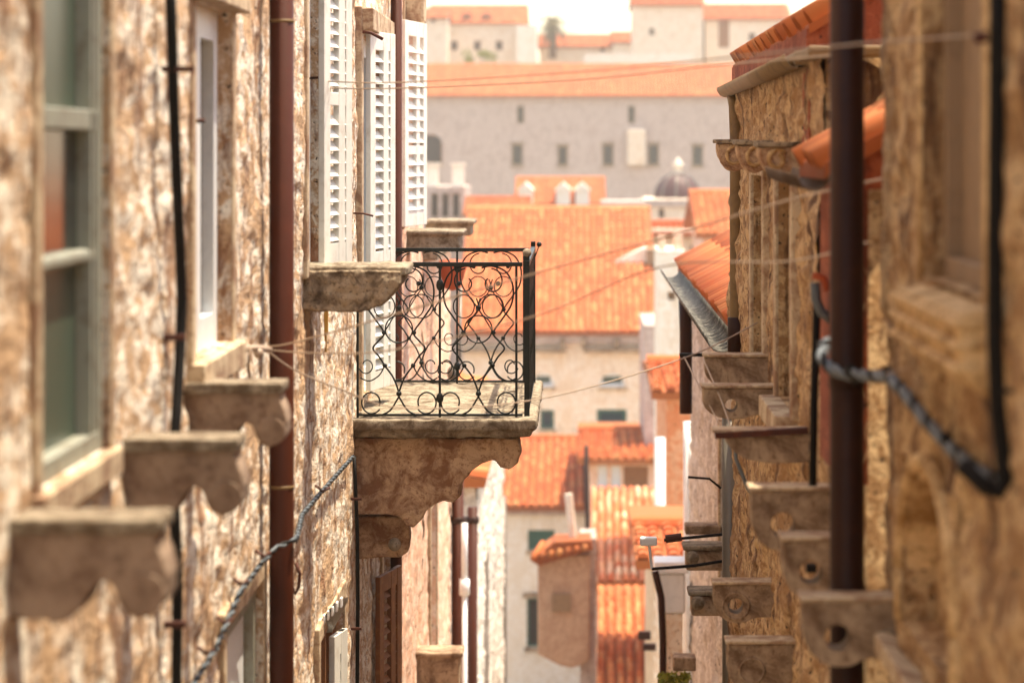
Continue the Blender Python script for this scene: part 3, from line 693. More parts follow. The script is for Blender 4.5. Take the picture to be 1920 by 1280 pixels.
def gutter(mb, a, b, r, th=.004, n=10, tip=0):
    a, b = Vector(a), Vector(b); T = (b-a).normalized(); side = T.cross(Vector((0, 0, 1))).normalized(); up = side.cross(T)
    vs = []
    for q in (a, b):
        for rr_ in (r, r-th):
            for k in range(n+1):
                an = math.pi + math.pi*k/n; vs.append(q + side*math.cos(an)*rr_ + up*math.sin(an)*rr_)
    m_ = n+1; fs = []
    for k in range(n): fs += [(k, k+1, 2*m_+k+1, 2*m_+k), (m_+k+1, m_+k, 3*m_+k, 3*m_+k+1), (k+1, k, m_+k, m_+k+1), (2*m_+k, 2*m_+k+1, 3*m_+k+1, 3*m_+k)]
    fs += [(0, 2*m_, 3*m_, m_), (n, m_+n, 3*m_+n, 2*m_+n)]
    mb.add(vs, fs); return mb
part('gutter', gutter(MB(), (.70, dA0-.08, zE-.035), (.70, 9.8, zE-.02), .05), M['pipeZ'], HA, smooth=True)
# ------------------------------------------------------------------ second right house
HB = thing('stone_house', 'tall rough stone house toned brown for shade on the right with overhanging tiled eave', 'house', (XR+2, 13, gz(13)))
d0, d1 = 9.9, 15.6
b1 = (10.95, 11.75, Zp(760, 11.3), Zp(330, 11.2)); b2 = (12.6, 13.4, Zp(700, 13), Zp(330, 13)); b3 = (11.2, 11.9, -2.9, -2.0)
mb = MB(); zev = .325
holed(mb, ptR(XR), d0, d1, -8.5, zev, [b1+(.12,), b2+(.12,)], res=(.03, .016), amp=.034, seed=71, fine=(d0, d1, -3.0, .4))
mb.box(XR+.5, XR+4, d0+.01, d1-.01, -8.5, zev); mb.box(XR+.02, XR+.5, d0+.001, d0+.2, -8.5, zev-.005); mb.box(XR+.02, XR+.5, d1-.2, d1-.002, -8.5, zev-.005)
part('wall', mb, M['plasterR'], HB, smooth=True)
window(HB, ptR(XR), *b1, .1, M['frame'], M['glassD'], t=.07, muls=((b1[0]+b1[1])/2,), sill=(.09, .09), trim=(.10, .03), smat=M['trim'])
window(HB, ptR(XR), *b2, .1, M['frame'], M['glassD'], t=.07, sill=(.09, .09), trim=(.10, .03), smat=M['trim'])
dR = 10.6
zg = Zp(100, 10.6)+.02; ev = Vector((.86, dR-.1, .46))
part('fascia', MB().box(.852, .95, dR-.08, 15.55, .33, .445), M['redwall'], HB)
part('gable_wall', MB().prism([(.86, dR-.085, 0), (.862, dR-.085, ev.z-.034), (2.7, dR-.085, ev.z+1.84*.581-.034), (2.7, dR-.085, 0)], (0, .3, 0)), M['redwall'], HB)
sl2 = Vector((.86, 0, .5)).normalized()
part('roof', MB().prism([tuple(ev), tuple(ev+sl2*2.4), tuple(ev+sl2*2.4-Vector((0, 0, .035))), tuple(ev-Vector((0, 0, .035)))], (0, 5.1, 0)), M['roofbase'], HB)
tiles(HB, ev, (0, 1, 0), sl2, 27, 8, .19, .30, M['tile'])
part('gutter', gutter(MB(), (.815, dR-.15, zg-.03), (.815, 15.45, zg-.045), .052), M['pipeO'], HB, smooth=True)
part('eave_board', MB().box(.80, 2.6, d0-.10, dR+.3, zg-.06, zg-.02), M['pipeO'], HB, bev=.01)
part('gable_eave', gutter(MB(), (.80, dR-.2, zg-.02), (1.35, dR-.2, zg-.03), .05), M['pipeO'], HB, smooth=True)
t = thing('drain_pipe', 'stained ochre drainpipe at the far corner of the right rough stone house', 'drainpipe', P(1381, 650, 15.0))
pts = [P(1372, 165, 15.3), P(1379, 200, 15.0), P(1381, 260, 15), P(1381, 640, 15), P(1378, 670, 15)]
part('pipe', MB().tube(pts, .036, 14), M['pipeO'], t, smooth=True)
part('elbow', MB().tube([P(1381, 595, 14.98), P(1381, 660, 14.98)], .048, 14), M['pipeD'], t, smooth=True)
# pierced stone corbels
def pierced(pxl, pxr, pyt, h, X, label, hole=True, mat='corbelR', thick=.12, ring=False, group='stone corbels on the right wall', form=0, d=None):
    d = d or DR(pxr, X); k = d/F; L = (pxr-pxl)*k; H = h*k; z = Zp(pyt, d); xo = X-L
    if form == 0: out = [(X+.06, z), (xo, z), (xo+.0, z-H*.45), (xo+L*.03, z-H*.64), (xo+L*.10, z-H*.81), (xo+L*.22, z-H*.94), (xo+L*.38, z-H), (xo+L*.53, z-H*.98), (xo+L*.64, z-H*.90), (xo+L*.74, z-H*.85), (X+.06, z-H*.84)]
    elif form == 1: out = [(X+.06, z), (xo, z), (xo, z-H*.5), (xo+L*.03, z-H*.68), (xo+L*.10, z-H*.84), (xo+L*.22, z-H*.95), (xo+L*.4, z-H), (xo+L*.75, z-H), (X+.06, z-H*.98)]
    else: out = [(X+.06, z), (xo+L*.1, z), (xo+L*.12, z-H*.3), (xo+L*.2, z-H*.62), (xo+L*.34, z-H*.88), (xo+L*.55, z-H), (xo+L*.8, z-H), (X+.06, z-H*.95)]
    t = thing('stone_corbel', label, 'corbel', (X, d, z-H), group)
    if hole:
        cx, cz = xo+L*.38, z-H*.55; hr = H*.20; N = 40; outer = []
        P2 = out+[out[0]]
        angs = sorted(set([2*math.pi*i/N for i in range(N)] + [math.atan2(b-cz, a-cx) % (2*math.pi) for a, b in out]))
        for an in angs:
            best = None; dx, dz = math.cos(an), math.sin(an)
            for (ax, az), (bx, bz) in zip(P2, P2[1:]):
                ex, ez = bx-ax, bz-az; den = dx*ez-dz*ex
                if abs(den) < 1e-9: continue
                tt = ((ax-cx)*ez-(az-cz)*ex)/den; s = ((ax-cx)*dz-(az-cz)*dx)/den
                if tt > 0 and -1e-6 <= s <= 1+1e-6 and (best is None or tt < best): best = tt
            outer.append((cx+dx*best, cz+dz*best))
        n = len(angs); vs = []
        for yy in (d, d+thick):
            vs += [(a, yy, b) for a, b in outer] + [(cx+hr*math.cos(an), yy, cz+hr*math.sin(an)) for an in angs]
        fs = []
        for i in range(n):
            j = (i+1) % n
            fs += [(i, j, n+j, n+i), (2*n+j, 2*n+i, 3*n+i, 3*n+j), (j, i, 2*n+i, 2*n+j), (n+i, n+j, 3*n+j, 3*n+i)]
        mb = MB().add(vs, fs)
    else: mb = MB().prism([(a, d, b) for a, b in out], (0, thick, 0)); cx, cz, hr = xo+L*.38, z-H*.55, H*.15
    part('bracket', mb, M[mat], t, bev=.005)
    if ring: part('ring', MB().tube([(cx+hr*1.7*math.cos(a), d-.002, cz+hr*1.7*math.sin(a)) for a in np.linspace(0, 2*math.pi, 25)], .006, 6, cap=False), M[mat], t, smooth=True)
    cp = part('cap', MB().box(xo-.008, X+.05, d-.01, d+thick+.01, z+.001, z+.014), M['trim'], t, bev=.004)
    return t
G1 = 'pierced stone corbels on the right wall'
pierced(1503, 1676, 1128, 122, XR, 'largest pierced stone corbel, standing in front of the massive right drainpipe', form=0, d=7.58, thick=.10)
pierced(1468, 1606, 1014, 108, XR, 'pierced corbel with an iron bolt in its hole, just left of the massive drainpipe', form=1)
pierced(1408, 1566, 920, 116, XR, 'dark upper corbel between the two right drainpipes, above the bolted one', form=0)
pierced(1364, 1484, 1207, 90, XR, 'lowest ringed corbel at the bottom edge on the right', ring=True, form=1, hole=False)
pierced(1338, 1448, 1096, 72, XR, 'ringed corbel above the lowest one and left of the bolted corbel', ring=True, form=0)
pierced(1340, 1518, 812, 56, XR, 'round bellied stone bracket under the rusty iron bar', hole=False, form=2)
pierced(1318, 1458, 728, 58, XR, 'pierced stone corbel below the topmost right one, above the rusty bar', form=0)
pierced(1322, 1444, 670, 56, XR, 'topmost right corbel just under the stained ochre drainpipe', hole=False, form=1)
solo('iron_bolt', 'dark iron bolt stuck in the hole of the corbel beside the massive drainpipe', 'bolt', MB().obox(P(1521, 1064, 8.5), (.016, 0, 0), (0, .02, 0), (0, 0, .012)), M['cable'], P(1521, 1070, 8.5))
solo('iron_bar', 'rusty iron bar lying over the round bellied right bracket', 'bar', MB().obox(P(1428, 811, 10.35), (.17, 0, .010), (0, .02, 0), (-.001, 0, .011)), M['rust'], P(1340, 818, 10.35))
solo('iron_bar', 'short dark iron bar with a pale tip beside the topmost right corbel', 'bar', MB().obox(P(1298, 665, 12.6), (.055, 0, 0), (0, .01, 0), (0, 0, .007)), M['cable'], P(1320, 665, 12.6))
# round eave corbels
for k, (xl, py, lb) in enumerate(((1345, 265, 'farthest rounded gutter corbel under the right eave'), (1383, 268, 'middle rounded gutter corbel under the right eave'), (1424, 272, 'nearest rounded gutter corbel beside the grey gutter'))):
    d = .70*F/(xl-1080); k_ = 13.5/F
    t = thing('eave_corbel', lb, 'corbel', (XR, d, Zp(py+70, d)), 'rounded corbels under the right eave')
    r_ = 33*d/F; c = Vector((.70+r_, d, Zp(py+4, d)))
    pts = [(c.x-r_, c.z), (XR+.05, c.z), (XR+.05, c.z-r_*1.2)] + [(c.x+r_*math.cos(a)*1.0, c.z+1.6*r_*math.sin(a)) for a in np.linspace(-math.pi*.35, -math.pi, 12)]
    q = part('bracket', MB().prism([(a, d, b) for a, b in pts], (0, .2, 0)), M['console'], t); rough(q, .007, .014, .06)
    part('cap', MB().box(c.x-r_*1.15, XR+.04, d-.02, d+.22, c.z+.001, c.z+.02), M['corbelW'], t, bev=.004)
    part('scroll', MB().tube([(c.x+r_*.55*math.cos(a)*(1-i*.02), d-.006, c.z-r_*.7+r_*.6*math.sin(a)*(1-i*.02)) for i, a in enumerate(np.linspace(math.pi*.2, math.pi*2.4, 24))], .010, 6), M['trimR'], t, smooth=True)
# cables on the right
t = thing('black_cable', 'thick black cable hanging vertically at the right edge of the alley', 'cable', P(1885, 920, 5.6))
part('strand', MB().tube([P(x, y, 5.6) for x, y in ((1872, -80), (1870, 100), (1868, 300), (1866, 480), (1866, 640), (1870, 760), (1880, 850), (1884, 900), (1872, 922), (1850, 915), (1800, 868))], .0165, 12), M['cable'], t, smooth=True)
part('clip', MB().tube([P(1880, 732, 5.55), P(1915, 735, 5.5)], .006, 8), M['cable'], t)
part('clip', MB().tube([P(1826, 74, 5.6), P(1850, 68, 5.6)], .012, 8), M['rust'], t)
t = thing('twisted_cable', 'sagging blue grey cable bundle looping round the massive right drainpipe', 'cable', P(1680, 710, 7.0))
path = [P(1874, 905, 5.7), P(1830, 880, 5.95), P(1780, 835, 6.3), P(1735, 785, 6.6), P(1700, 740, 6.9), P(1668, 706, 7.2), P(1630, 704, 7.45), P(1590, 702, 7.6), P(1555, 690, 7.72), P(1540, 668, 7.8), P(1548, 645, 7.95), P(1560, 640, 8.2)]
for m_, mt in zip(twisted(path, .0095, 30, k=3), ('cableG', 'cable', 'cableG')): part('strand', m_, M[mt], t, smooth=True)
for x, y, dd in ((1668, 706, 7.2), (1600, 702, 7.58), (1780, 835, 6.3)):
    part('tie', MB().tube([P(x-6, y-16, dd), P(x+6, y+16, dd-.03)], .013, 8), M['cable'], t)
t = thing('black_cable', 'black cable dropping down the right wall left of the massive drainpipe', 'cable', P(1526, 915, 9.0))
part('strand', MB().tube([P(x, y, 9.0) for x, y in ((1560, 600), (1540, 585), (1530, 560), (1528, 530))], .016, 8), M['cableG'], t, smooth=True)
part('strand', MB().tube([P(x, y, 9.05) for x, y in ((1532, 545), (1530, 640), (1526, 760), (1524, 910))], .013, 8), M['cable'], t, smooth=True)
part('insulator', MB().tube([P(1524, 516, 9), P(1545, 522, 9), P(1552, 545, 9)], .012, 8), M['red'], t, smooth=True)
part('fitting', MB().obox(P(1552, 646, 8.6), (.03, 0, 0), (0, .02, 0), (0, 0, .014)), M['cable'], t)
solo('loose_wire', 'thin pale loose wires curling below the carved sill on the right', 'wire', MB().tube([P(x, y, 6.9) for x, y in ((1660, 600), (1690, 640), (1712, 680), (1730, 720), (1760, 745), (1782, 748))], .003, 5).tube([P(x, y, 6.9) for x, y in ((1660, 700), (1700, 690), (1730, 660), (1745, 640))], .003, 5), M['wire'], P(1700, 690, 6.9))
# washing lines
def line(pts, r, label, mat='wire'):
    """pts = (px, py, depth); smooth curve through them"""
    A, B_ = P(*pts[0]), P(*pts[-1]); m_ = (B_.y-A.y)/(B_.x-A.x)      # a taut line runs straight in plan
    P3 = [P(x, y, (A.y-m_*A.x)/(1-m_*(x-1080)/F)) for x, y, _ in pts]; out = []
    for i in range(len(P3)-1):
        p0, p1, p2, p3 = P3[max(i-1, 0)], P3[i], P3[i+1], P3[min(i+2, len(P3)-1)]
        for k in range(8):
            t = k/8; out.append(.5*((2*p1)+(-p0+p2)*t+(2*p0-5*p1+4*p2-p3)*t*t+(-p0+3*p1-3*p2+p3)*t**3))
    out.append(P3[-1])
    return solo('washing_line', label, 'washing line', MB().tube(out, r, 6), M[mat], P3[0], 'washing lines across the alley', smooth=True)
line([(600, 152, 12.9), (740, 155, 12), (1080, 135, 10.2), (1370, 108, 8.9), (1600, 84, 7.9), (1840, 66, 6.0)], .0030, 'upper of the two washing lines from the top left hook to the right wall')
line([(600, 165, 12.9), (740, 166, 12), (1080, 150, 10.2), (1370, 120, 8.9), (1620, 100, 7.9)], .0030, 'lower of the two washing lines from the top left hook')
line([(503, 650, 10.3), (590, 632, 11.5), (1005, 512, 13.6), (1235, 448, 12), (1480, 375, 9.6), (1658, 335, 7.9)], .0034, 'highest of the three lines fanning from the bolt by the thick drainpipe')
line([(505, 656, 10.3), (600, 662, 11.5), (740, 655, 12.5), (1005, 592, 13.4), (1240, 500, 12), (1480, 490, 10), (1625, 455, 7.9)], .0030, 'middle of the three lines fanning from the bolt by the thick drainpipe')
line([(505, 660, 10.3), (550, 692, 11.2), (640, 730, 11.8), (760, 765, 12.6), (1010, 748, 13.6), (1280, 672, 12.5), (1420, 605, 12.6)], .0030, 'lowest of the three lines, sagging across the foot of the railing')
solo('line_anchor', 'bunch of pale knots and bolts where three washing lines start by the thick drainpipe', 'anchor', MB().tube([PW(450, 655, .02), PW(480, 652, .04), P(505, 655, 10.3)], .012, 8).ball(PW(485, 662, .05), .018, 6).tube([PW(470, 650, .05), PW(465, 690, .04), PW(470, 715, .03)], .006, 6), M['wire'], P(470, 690, 10.6), smooth=True)
line([(1282, 668, 12.6), (1325, 750, 12.0), (1372, 838, 11.5)], .0035, 'left thin diagonal line hanging from the short dark bar')
line([(1318, 672, 12.4), (1350, 745, 12.0), (1374, 812, 11.6)], .0035, 'right thin diagonal line hanging beside the topmost right corbels')
solo('cable', 'thin blue grey hose hanging along the dark grey pipe on the right', 'hose', MB().tube([P(x, y, 11.4) for x, y in ((1376, 800), (1380, 860), (1392, 890), (1402, 915), (1412, 930))], .008, 8), M['cableG'], P(1376, 800, 11.4), smooth=True)

# ================================================================== RIGHT HOUSE 3 (lower, orange roof, thick gutter)
HC = thing('stone_house', 'pale stone house with low orange roof and thick white gutter on the right', 'house', (1.6, 20, gz(20)))
XC = .98; zc = -1.0
c1 = (18.0, 19.0, -3.0, -1.9)
mb = MB(); holed(mb, ptR(XC), 16.0, 24.5, -9.5, zc-.02, [c1+(.1,)], res=(.07, .03), amp=.035, seed=81, fine=(16, 24.5, -5, -1)); mb.box(XC+.45, XC+5, 16.0, 24.45, -9.5, zc-.02); mb.box(XC+.02, XC+.45, 16.001, 16.2, -9.5, zc-.03)
part('wall', mb, M['plasterG2'], HC, smooth=True)
window(HC, ptR(XC), *c1, .1, M['frameW'], M['glassD'], t=.07, trim=(.09, .03))
sl3 = Vector((.88, 0, .46)).normalized(); eo = Vector((.88, 15.7, zc))
part('roof', MB().prism([tuple(eo), tuple(eo+sl3*2.6), tuple(eo+sl3*2.6-Vector((0, 0, .06))), tuple(eo-Vector((0, 0, .06)))], (0, 8.9, 0)), M['roofbase'], HC)
tiles(HC, eo, (0, 1, 0), sl3, 40, 7, .22, .36, M['tileF'])
part('gutter', gutter(MB(), (.80, 15.6, zc-.03), (.80, 24.2, zc-.01), .085, .006), paint('pale_worn_gutter', '#3c3a34', .8, 0, '#b4b0a4', 2.2, .95), HC, smooth=True)
part('downpipe', MB().tube([P(1284, 560, 22.5), P(1286, 620, 22.5), P(1286, 775, 22.5)], .05, 12), M['pipeD'], HC, smooth=True)
t = solo('drain_pipe', 'dark grey drainpipe standing left of the dark upper right corbels', 'drainpipe', MB().tube([P(1369, 780, 15.7), P(1369, 1500, 15.7)], .045, 14), M['pipeG'], P(1369, 1280, 15.7), smooth=True)
t = thing('clothes_rack', 'black iron clothes rack with pale pulley sticking out low on the right', 'clothes rack', P(1380, 1050, 16.5))
part('rod', MB().tube([P(1245, 1012, 16.5), P(1390, 998, 16.5)], .009, 8), M['cable'], t)
part('rod', MB().tube([P(1222, 1066, 16.4), P(1300, 1060, 16.4), P(1390, 1046, 16.5)], .009, 8), M['cable'], t)
part('rod', MB().tube([P(1216, 1010, 16.4), P(1222, 1066, 16.4)], .008, 8), M['pipeW'], t)
part('pulley', MB().obox(P(1216, 1014, 16.4), (.05, 0, 0), (0, .03, 0), (0, 0, .025)), M['pipeW'], t, bev=.01)
part('spool', MB().tube([P(1248, 1010, 16.5), P(1278, 1006, 16.5)], .024, 10), M['rust'], t)
solo('small_bar', 'thin iron bracket arm on the pale stone wall at the right', 'bracket', MB().tube([P(1290, 894, 17.5), P(1330, 897, 17.5), P(1352, 915, 17.5)], .008, 6), M['cable'], P(1352, 915, 17.5))
for k, (x, y, d, lb) in enumerate(((1300, 1040, 17.8, 'upper one of the small far corbels with a pale ball left of the grey drainpipe'), (1310, 1125, 17.2, 'lower one of the small far corbels with a pale ball left of the grey drainpipe'))):
    t = thing('stone_corbel', lb, 'corbel', P(x+60, y+20, d), 'small far corbels on the right')
    q = part('bracket', MB().box((x-14-1080)*d/F, XC+.03, d, d+.2, Zp(y+30, d), Zp(y-8, d)), M['corbelR'], t, bev=.02)
    part('cap', MB().box((x-20-1080)*d/F, XC+.02, d-.02, d+.22, Zp(y-9, d), Zp(y-18, d)), M['slab'], t, bev=.01)
    part('ball', MB().ball(P(x-2, y+5, d-.04), .042), M['slab'], t, smooth=True)
t = solo('stone_corbel', 'small square corbel on the pale wall right of the far white pipe', 'corbel', MB().box((1285-1080)*19/F, XC+.02, 19, 19.2, Zp(1002, 19), Zp(985, 19)), M['corbelR'], P(1300, 1000, 19), bev=.01)
# meter box low right
t = thing('meter_box', 'white and grey metal box hanging on the far right wall', 'box', P(1250, 1160, 24))
part('box', MB().box((1232-1080)*24/F, (1285-1080)*24/F, 24, 24.3, Zp(1150, 24), Zp(1075, 24)), M['frameW'], t, bev=.02)
part('lid', MB().box((1226-1080)*24/F, (1290-1080)*24/F, 23.96, 24.34, Zp(1074, 24), Zp(1052, 24)), M['pipeW'], t, bev=.015)
part('base', MB().box((1238-1080)*24/F, (1280-1080)*24/F, 24.02, 24.28, Zp(1420, 24), Zp(1151, 24)), M['plasterF'], t)
part('cable', MB().tube([P(1228, 1070, 23.9), P(1240, 1120, 23.9), P(1243, 1200, 23.9), P(1243, 1400, 23.9)], .03, 8), M['pipeD'], t)
t = thing('planter', 'brown planter box with yellow green leaves at the bottom right of the alley', 'planter', P(1280, 1290, 20))
part('pot', MB().box((1262-1080)*20/F, (1305-1080)*20/F, 20, 20.2, Zp(1258, 20), Zp(1232, 20)), M['corbelR'], t, bev=.01)
lm = MB()
for k in range(220):
    c = P(1262+random.uniform(-26, 30), 1272+random.uniform(-10, 14), 19.9+random.uniform(-.15, .15)); a = Vector([random.uniform(-1, 1) for _ in range(3)]).normalized()*.03; b = Vector([random.uniform(-1, 1) for _ in range(3)]).normalized()*.02
    lm.add([c-a, c+b, c+a, c-b], [(0, 1, 2, 3)])
part('leaves', lm, M['leaf'], t, kind='stuff')
solo('wall_pipe', 'bright white plastic pipe on the far right wall behind the iron rack', 'pipe', MB().tube([P(1292, 790, 24.6), P(1292, 1030, 24.6), P(1292, 1500, 24.6)], .05, 12), M['pipeW'], P(1292, 1280, 24.6), smooth=True)

# ================================================================== FAR BUILDINGS
def far_house(label, px0, px1, pt_, pb, d, dep, wm, wins=(), roof=None, rm='tileF', name='house', cat='house', cornice=None, group=None, pw=.24, sep=False, over=.25):
    """box house facing the camera. wins: (cx, cy, w, h, frame, glass, kind). roof: (py_eave, py_ridge, depth_of_ridge)"""
    X0, X1 = (px0-1080)*d/F, (px1-1080)*d/F; z1 = Zp(pt_, d); z0 = min(Zp(pb, d), gz(d)-1)
    t = thing(name, label, cat, ((X0+X1)/2, d, z0), group)
    hs = []
    for (cx, cy, w_, h_, fm, gm, kd) in wins:
        hs.append(((cx-w_/2-1080)*d/F, (cx+w_/2-1080)*d/F, Zp(cy+h_/2, d), Zp(cy-h_/2, d), .18))
    mb = MB(); holed(mb, ptF(d), X0, X1, z0, z1, hs); mb.box(X0, X1, d+.55, d+dep, z0, z1-.002)
    mb.box(X0, X0+.2, d+.001, d+.55, z0, z1-.001).box(X1-.2, X1, d+.001, d+.55, z0, z1-.001).box(X0+.2, X1-.2, d+.01, d+.55, z1-.1, z1-.001)
    part('wall', mb, M[wm], t)
    for h, wv in zip(hs, wins):
        fw = min(.12, (h[1]-h[0])*.18)
        wo_ = window(t, ptF(d), h[0], h[1], h[2], h[3], .14, M[wv[4]], M[wv[5]], t=fw, sill=(.12, .12) if wv[6] != 'plain' else None, lintel=(.10, .16) if wv[6] in ('lintel',) else None, smat=M['corbelR'] if wv[6] == 'lintel' else None)
        if wv[6] == 'arch':
            c = (h[0]+h[1])/2; r_ = (h[1]-h[0])/2; hh = min(h[3]-h[2], r_); sp = MB()
            for sg in (-1, 1):
                pts = [(c+sg*r_, h[3])] + [(c+sg*r_*math.cos(a), h[3]-hh+hh*math.sin(a)) for a in np.linspace(0, math.pi/2, 8)]
                sp.prism([(a, d-.003, b) for a, b in pts], (0, .16, 0))
            part('arch', sp, M[wm], wo_)
    if cornice: part('cornice', MB().box(X0-.15, X1+.15, d-.2, d-.002, z1-cornice, z1-.01), M['plasterG'], t)
    if roof:
        pe, prr, dr = roof
        e = Vector((X0-over, d-.4, Zp(pe, d-.4))); rz = Zp(prr, d+dr); v = Vector((0, d+dr-e.y, rz-e.z)); Lr = v.length
        W_ = X1-X0+2*over
        part('roof', MB().prism([tuple(e), tuple(e+v), (e.x, 2*(d+dr)-e.y, e.z), (e.x, 2*(d+dr)-e.y, e.z-.12), (e.x, d+dr, rz-.2), (e.x, e.y, e.z-.12)], (W_, 0, 0)), M['roofbase'], t)
        if sep: tiles(t, e+Vector((0, 0, .01)), (1, 0, 0), v, int(W_/pw), int(Lr/.42), pw, .42, M[rm])
        else: ribs(t, e, (1, 0, 0), v, W_, Lr, pw, .42, M[rm])
        part('ridge', MB().tube([(e.x, d+dr, rz+.02), (e.x+W_, d+dr, rz+.02)], .12, 8), M[rm], t)
    return t
D_, G_ = 'frameW', 'glassD'
# fort-like long building
far_house('long grey stone building with small slit windows across the background', 560, 1640, 182, 560, 230, 14, 'plasterG',
          [(970, 290, 22, 40, 'greypanel', 'glassD', 'lintel'), (1055, 292, 20, 38, 'greypanel', 'glassD', 'lintel'), (1140, 290, 22, 40, 'greypanel', 'glassD', 'lintel'), (1225, 290, 22, 40, 'greypanel', 'glassD', 'lintel'), (1308, 292, 22, 40, 'greypanel', 'glassD', 'lintel'),
           (976, 215, 14, 34, 'greypanel', 'glassD', 'plain'), (1184, 215, 14, 34, 'greypanel', 'glassD', 'plain'), (808, 280, 44, 56, 'wood', 'dark', 'arch')],
          roof=(180, 122, 6), cornice=.3, pw=.3, cat='building', name='long_building')
solo('wall_buttress', 'pale buttress block between the slit windows of the long grey building', 'buttress', MB().box((1176-1080)*229.6/F, (1210-1080)*229.6/F, 229.2, 230.0, Zp(310, 229), Zp(243, 229)), M['plasterF'], P(1190, 380, 229.2), bev=.1)
# ridge-top houses
far_house('hilltop house with three small square windows and orange roof at the upper left', 806, 985, 42, 330, 285, 10, 'plasterF', [(852, 86, 13, 18, 'wood', 'dark', 'plain'), (895, 86, 13, 18, 'wood', 'dark', 'plain'), (936, 86, 13, 18, 'wood', 'dark', 'plain')], roof=(44, 12, 5), pw=.32)
for k, (x, lb) in enumerate(((875, 'left one of two small dormers on the upper left hilltop roof'), (912, 'right one of two small dormers on the upper left hilltop roof'))):
    solo('dormer', lb, 'dormer', MB().box((x-7-1080)*286/F, (x+7-1080)*286/F, 285.5, 288, Zp(42, 286), Zp(30, 286)).prism([P(x-10, 31, 285.3), P(x+10, 31, 285.3), P(x, 24, 285.3)], (0, 3, 0)), M['wood'], P(x, 42, 285.5), 'dormers on the upper left hilltop roof')
far_house('white block painted as the sunlit right end of the upper left hilltop house', 968, 1006, 48, 330, 282, 8, 'plasterW')  # white plaster block stands in for sun on that house's end wall
far_house('narrow hilltop house with a round window at the upper left edge', 790, 838, 32, 330, 279, 7, 'plasterF', [(812, 38, 10, 9, 'wood', 'dark', 'plain')], roof=(34, 18, 3), pw=.32)
far_house('low hilltop house with orange roof to the right of the palm', 1012, 1150, 86, 330, 292, 8, 'plasterF', [(1040, 92, 8, 8, 'wood', 'dark', 'plain'), (1130, 92, 10, 10, 'wood', 'dark', 'plain')], roof=(88, 67, 4), pw=.32)
far_house('long low white wall on the hilltop above the orange roof', 1096, 1300, 101, 330, 262, 2, 'plasterW', name='garden_wall', cat='wall')
far_house('small white hilltop house with tiny orange roof beside the tower', 1150, 1230, 78, 330, 288, 6, 'plasterW', [(1205, 84, 10, 12, 'wood', 'dark', 'plain')], roof=(80, 62, 3), pw=.32)
far_house('tall pale tower house rising into the sky above the long building', 1187, 1318, 8, 330, 276, 10, 'plasterF', [(1222, 60, 10, 14, 'greypanel', 'dark', 'plain')], roof=(10, -6, 5), pw=.32, name='tower_house')
far_house('orange roofed hilltop house with a dark opening at the upper right', 1322, 1480, 34, 330, 280, 9, 'plasterF', [(1357, 62, 20, 56, 'wood', 'wood', 'plain'), (1410, 70, 12, 16, 'wood', 'dark', 'plain')], roof=(36, 10, 5), pw=.32)
# palm
t = thing('palm_tree', 'palm tree standing on the hilltop against the white sky', 'palm', P(1036, 100, 290))
part('trunk', MB().tube([P(1036, 110, 290), P(1037, 80, 290), P(1036, 48, 290)], .3, 10, rad=[.42, .36, .5]), M['trunk'], t, smooth=True)
fm = MB(); top = P(1036, 42, 290)
for k in range(110):
    a = random.uniform(0, 2*math.pi); e = random.uniform(-.9, 1.35); L = random.uniform(1.2, 2.2); dr = Vector((math.cos(a)*math.cos(e), math.sin(a)*math.cos(e), math.sin(e)))
    pts = [top + dr*L*s + Vector((0, 0, -1.0*s*s)) for s in (0, .35, .7, 1)]; sd = dr.cross(Vector((0, 0, 1))).normalized()*.11
    for p, q in zip(pts, pts[1:]):
        for m_ in range(3):
            c = p.lerp(q, m_/3); fm.add([c, c+sd*3+(q-p)*.35-Vector((0, 0, .18)), c+(q-p)*.16], [(0, 1, 2)]); fm.add([c, c-sd*3+(q-p)*.35-Vector((0, 0, .18)), c+(q-p)*.16], [(0, 2, 1)])
part('crown', fm, M['palm'], t)
def bush(label, cx, cy, w_, h_, d, n=900, name='bush'):
    mb = MB(); c0 = P(cx, cy, d); W_ = w_*d/F/2; H_ = h_*d/F/2; blobs = [(random.uniform(-.8, .8)*W_, random.uniform(-.4, .5)*H_, random.uniform(.3, .6)) for _ in range(9)]
    for k in range(n):
        bx, bz, br = random.choice(blobs); v = Vector([random.gauss(0, 1) for _ in range(3)]).normalized()*random.uniform(.6, 1)
        c = c0 + Vector((bx+v.x*br*H_*1.2, v.y*H_, bz+v.z*br*H_)); a = Vector([random.uniform(-1, 1) for _ in range(3)]).normalized()*H_*.12; b = Vector([random.uniform(-1, 1) for _ in range(3)]).normalized()*H_*.09
        mb.add([c-a, c+b, c+a, c-b], [(0, 1, 2, 3)])
    t = thing(name, label, 'bush', c0-Vector((0, 0, H_))); part('foliage', mb, M['leaf'], t)
    part('stem', MB().tube([c0-Vector((0, 0, H_*1.6)), c0], H_*.08, 6), M['trunk'], t)
bush('rounded yellow green bush under the three small hilltop windows', 903, 108, 86, 34, 250)
bush('small green bush on the ridge right of the palm tree', 1064, 60, 30, 12, 300, 300)
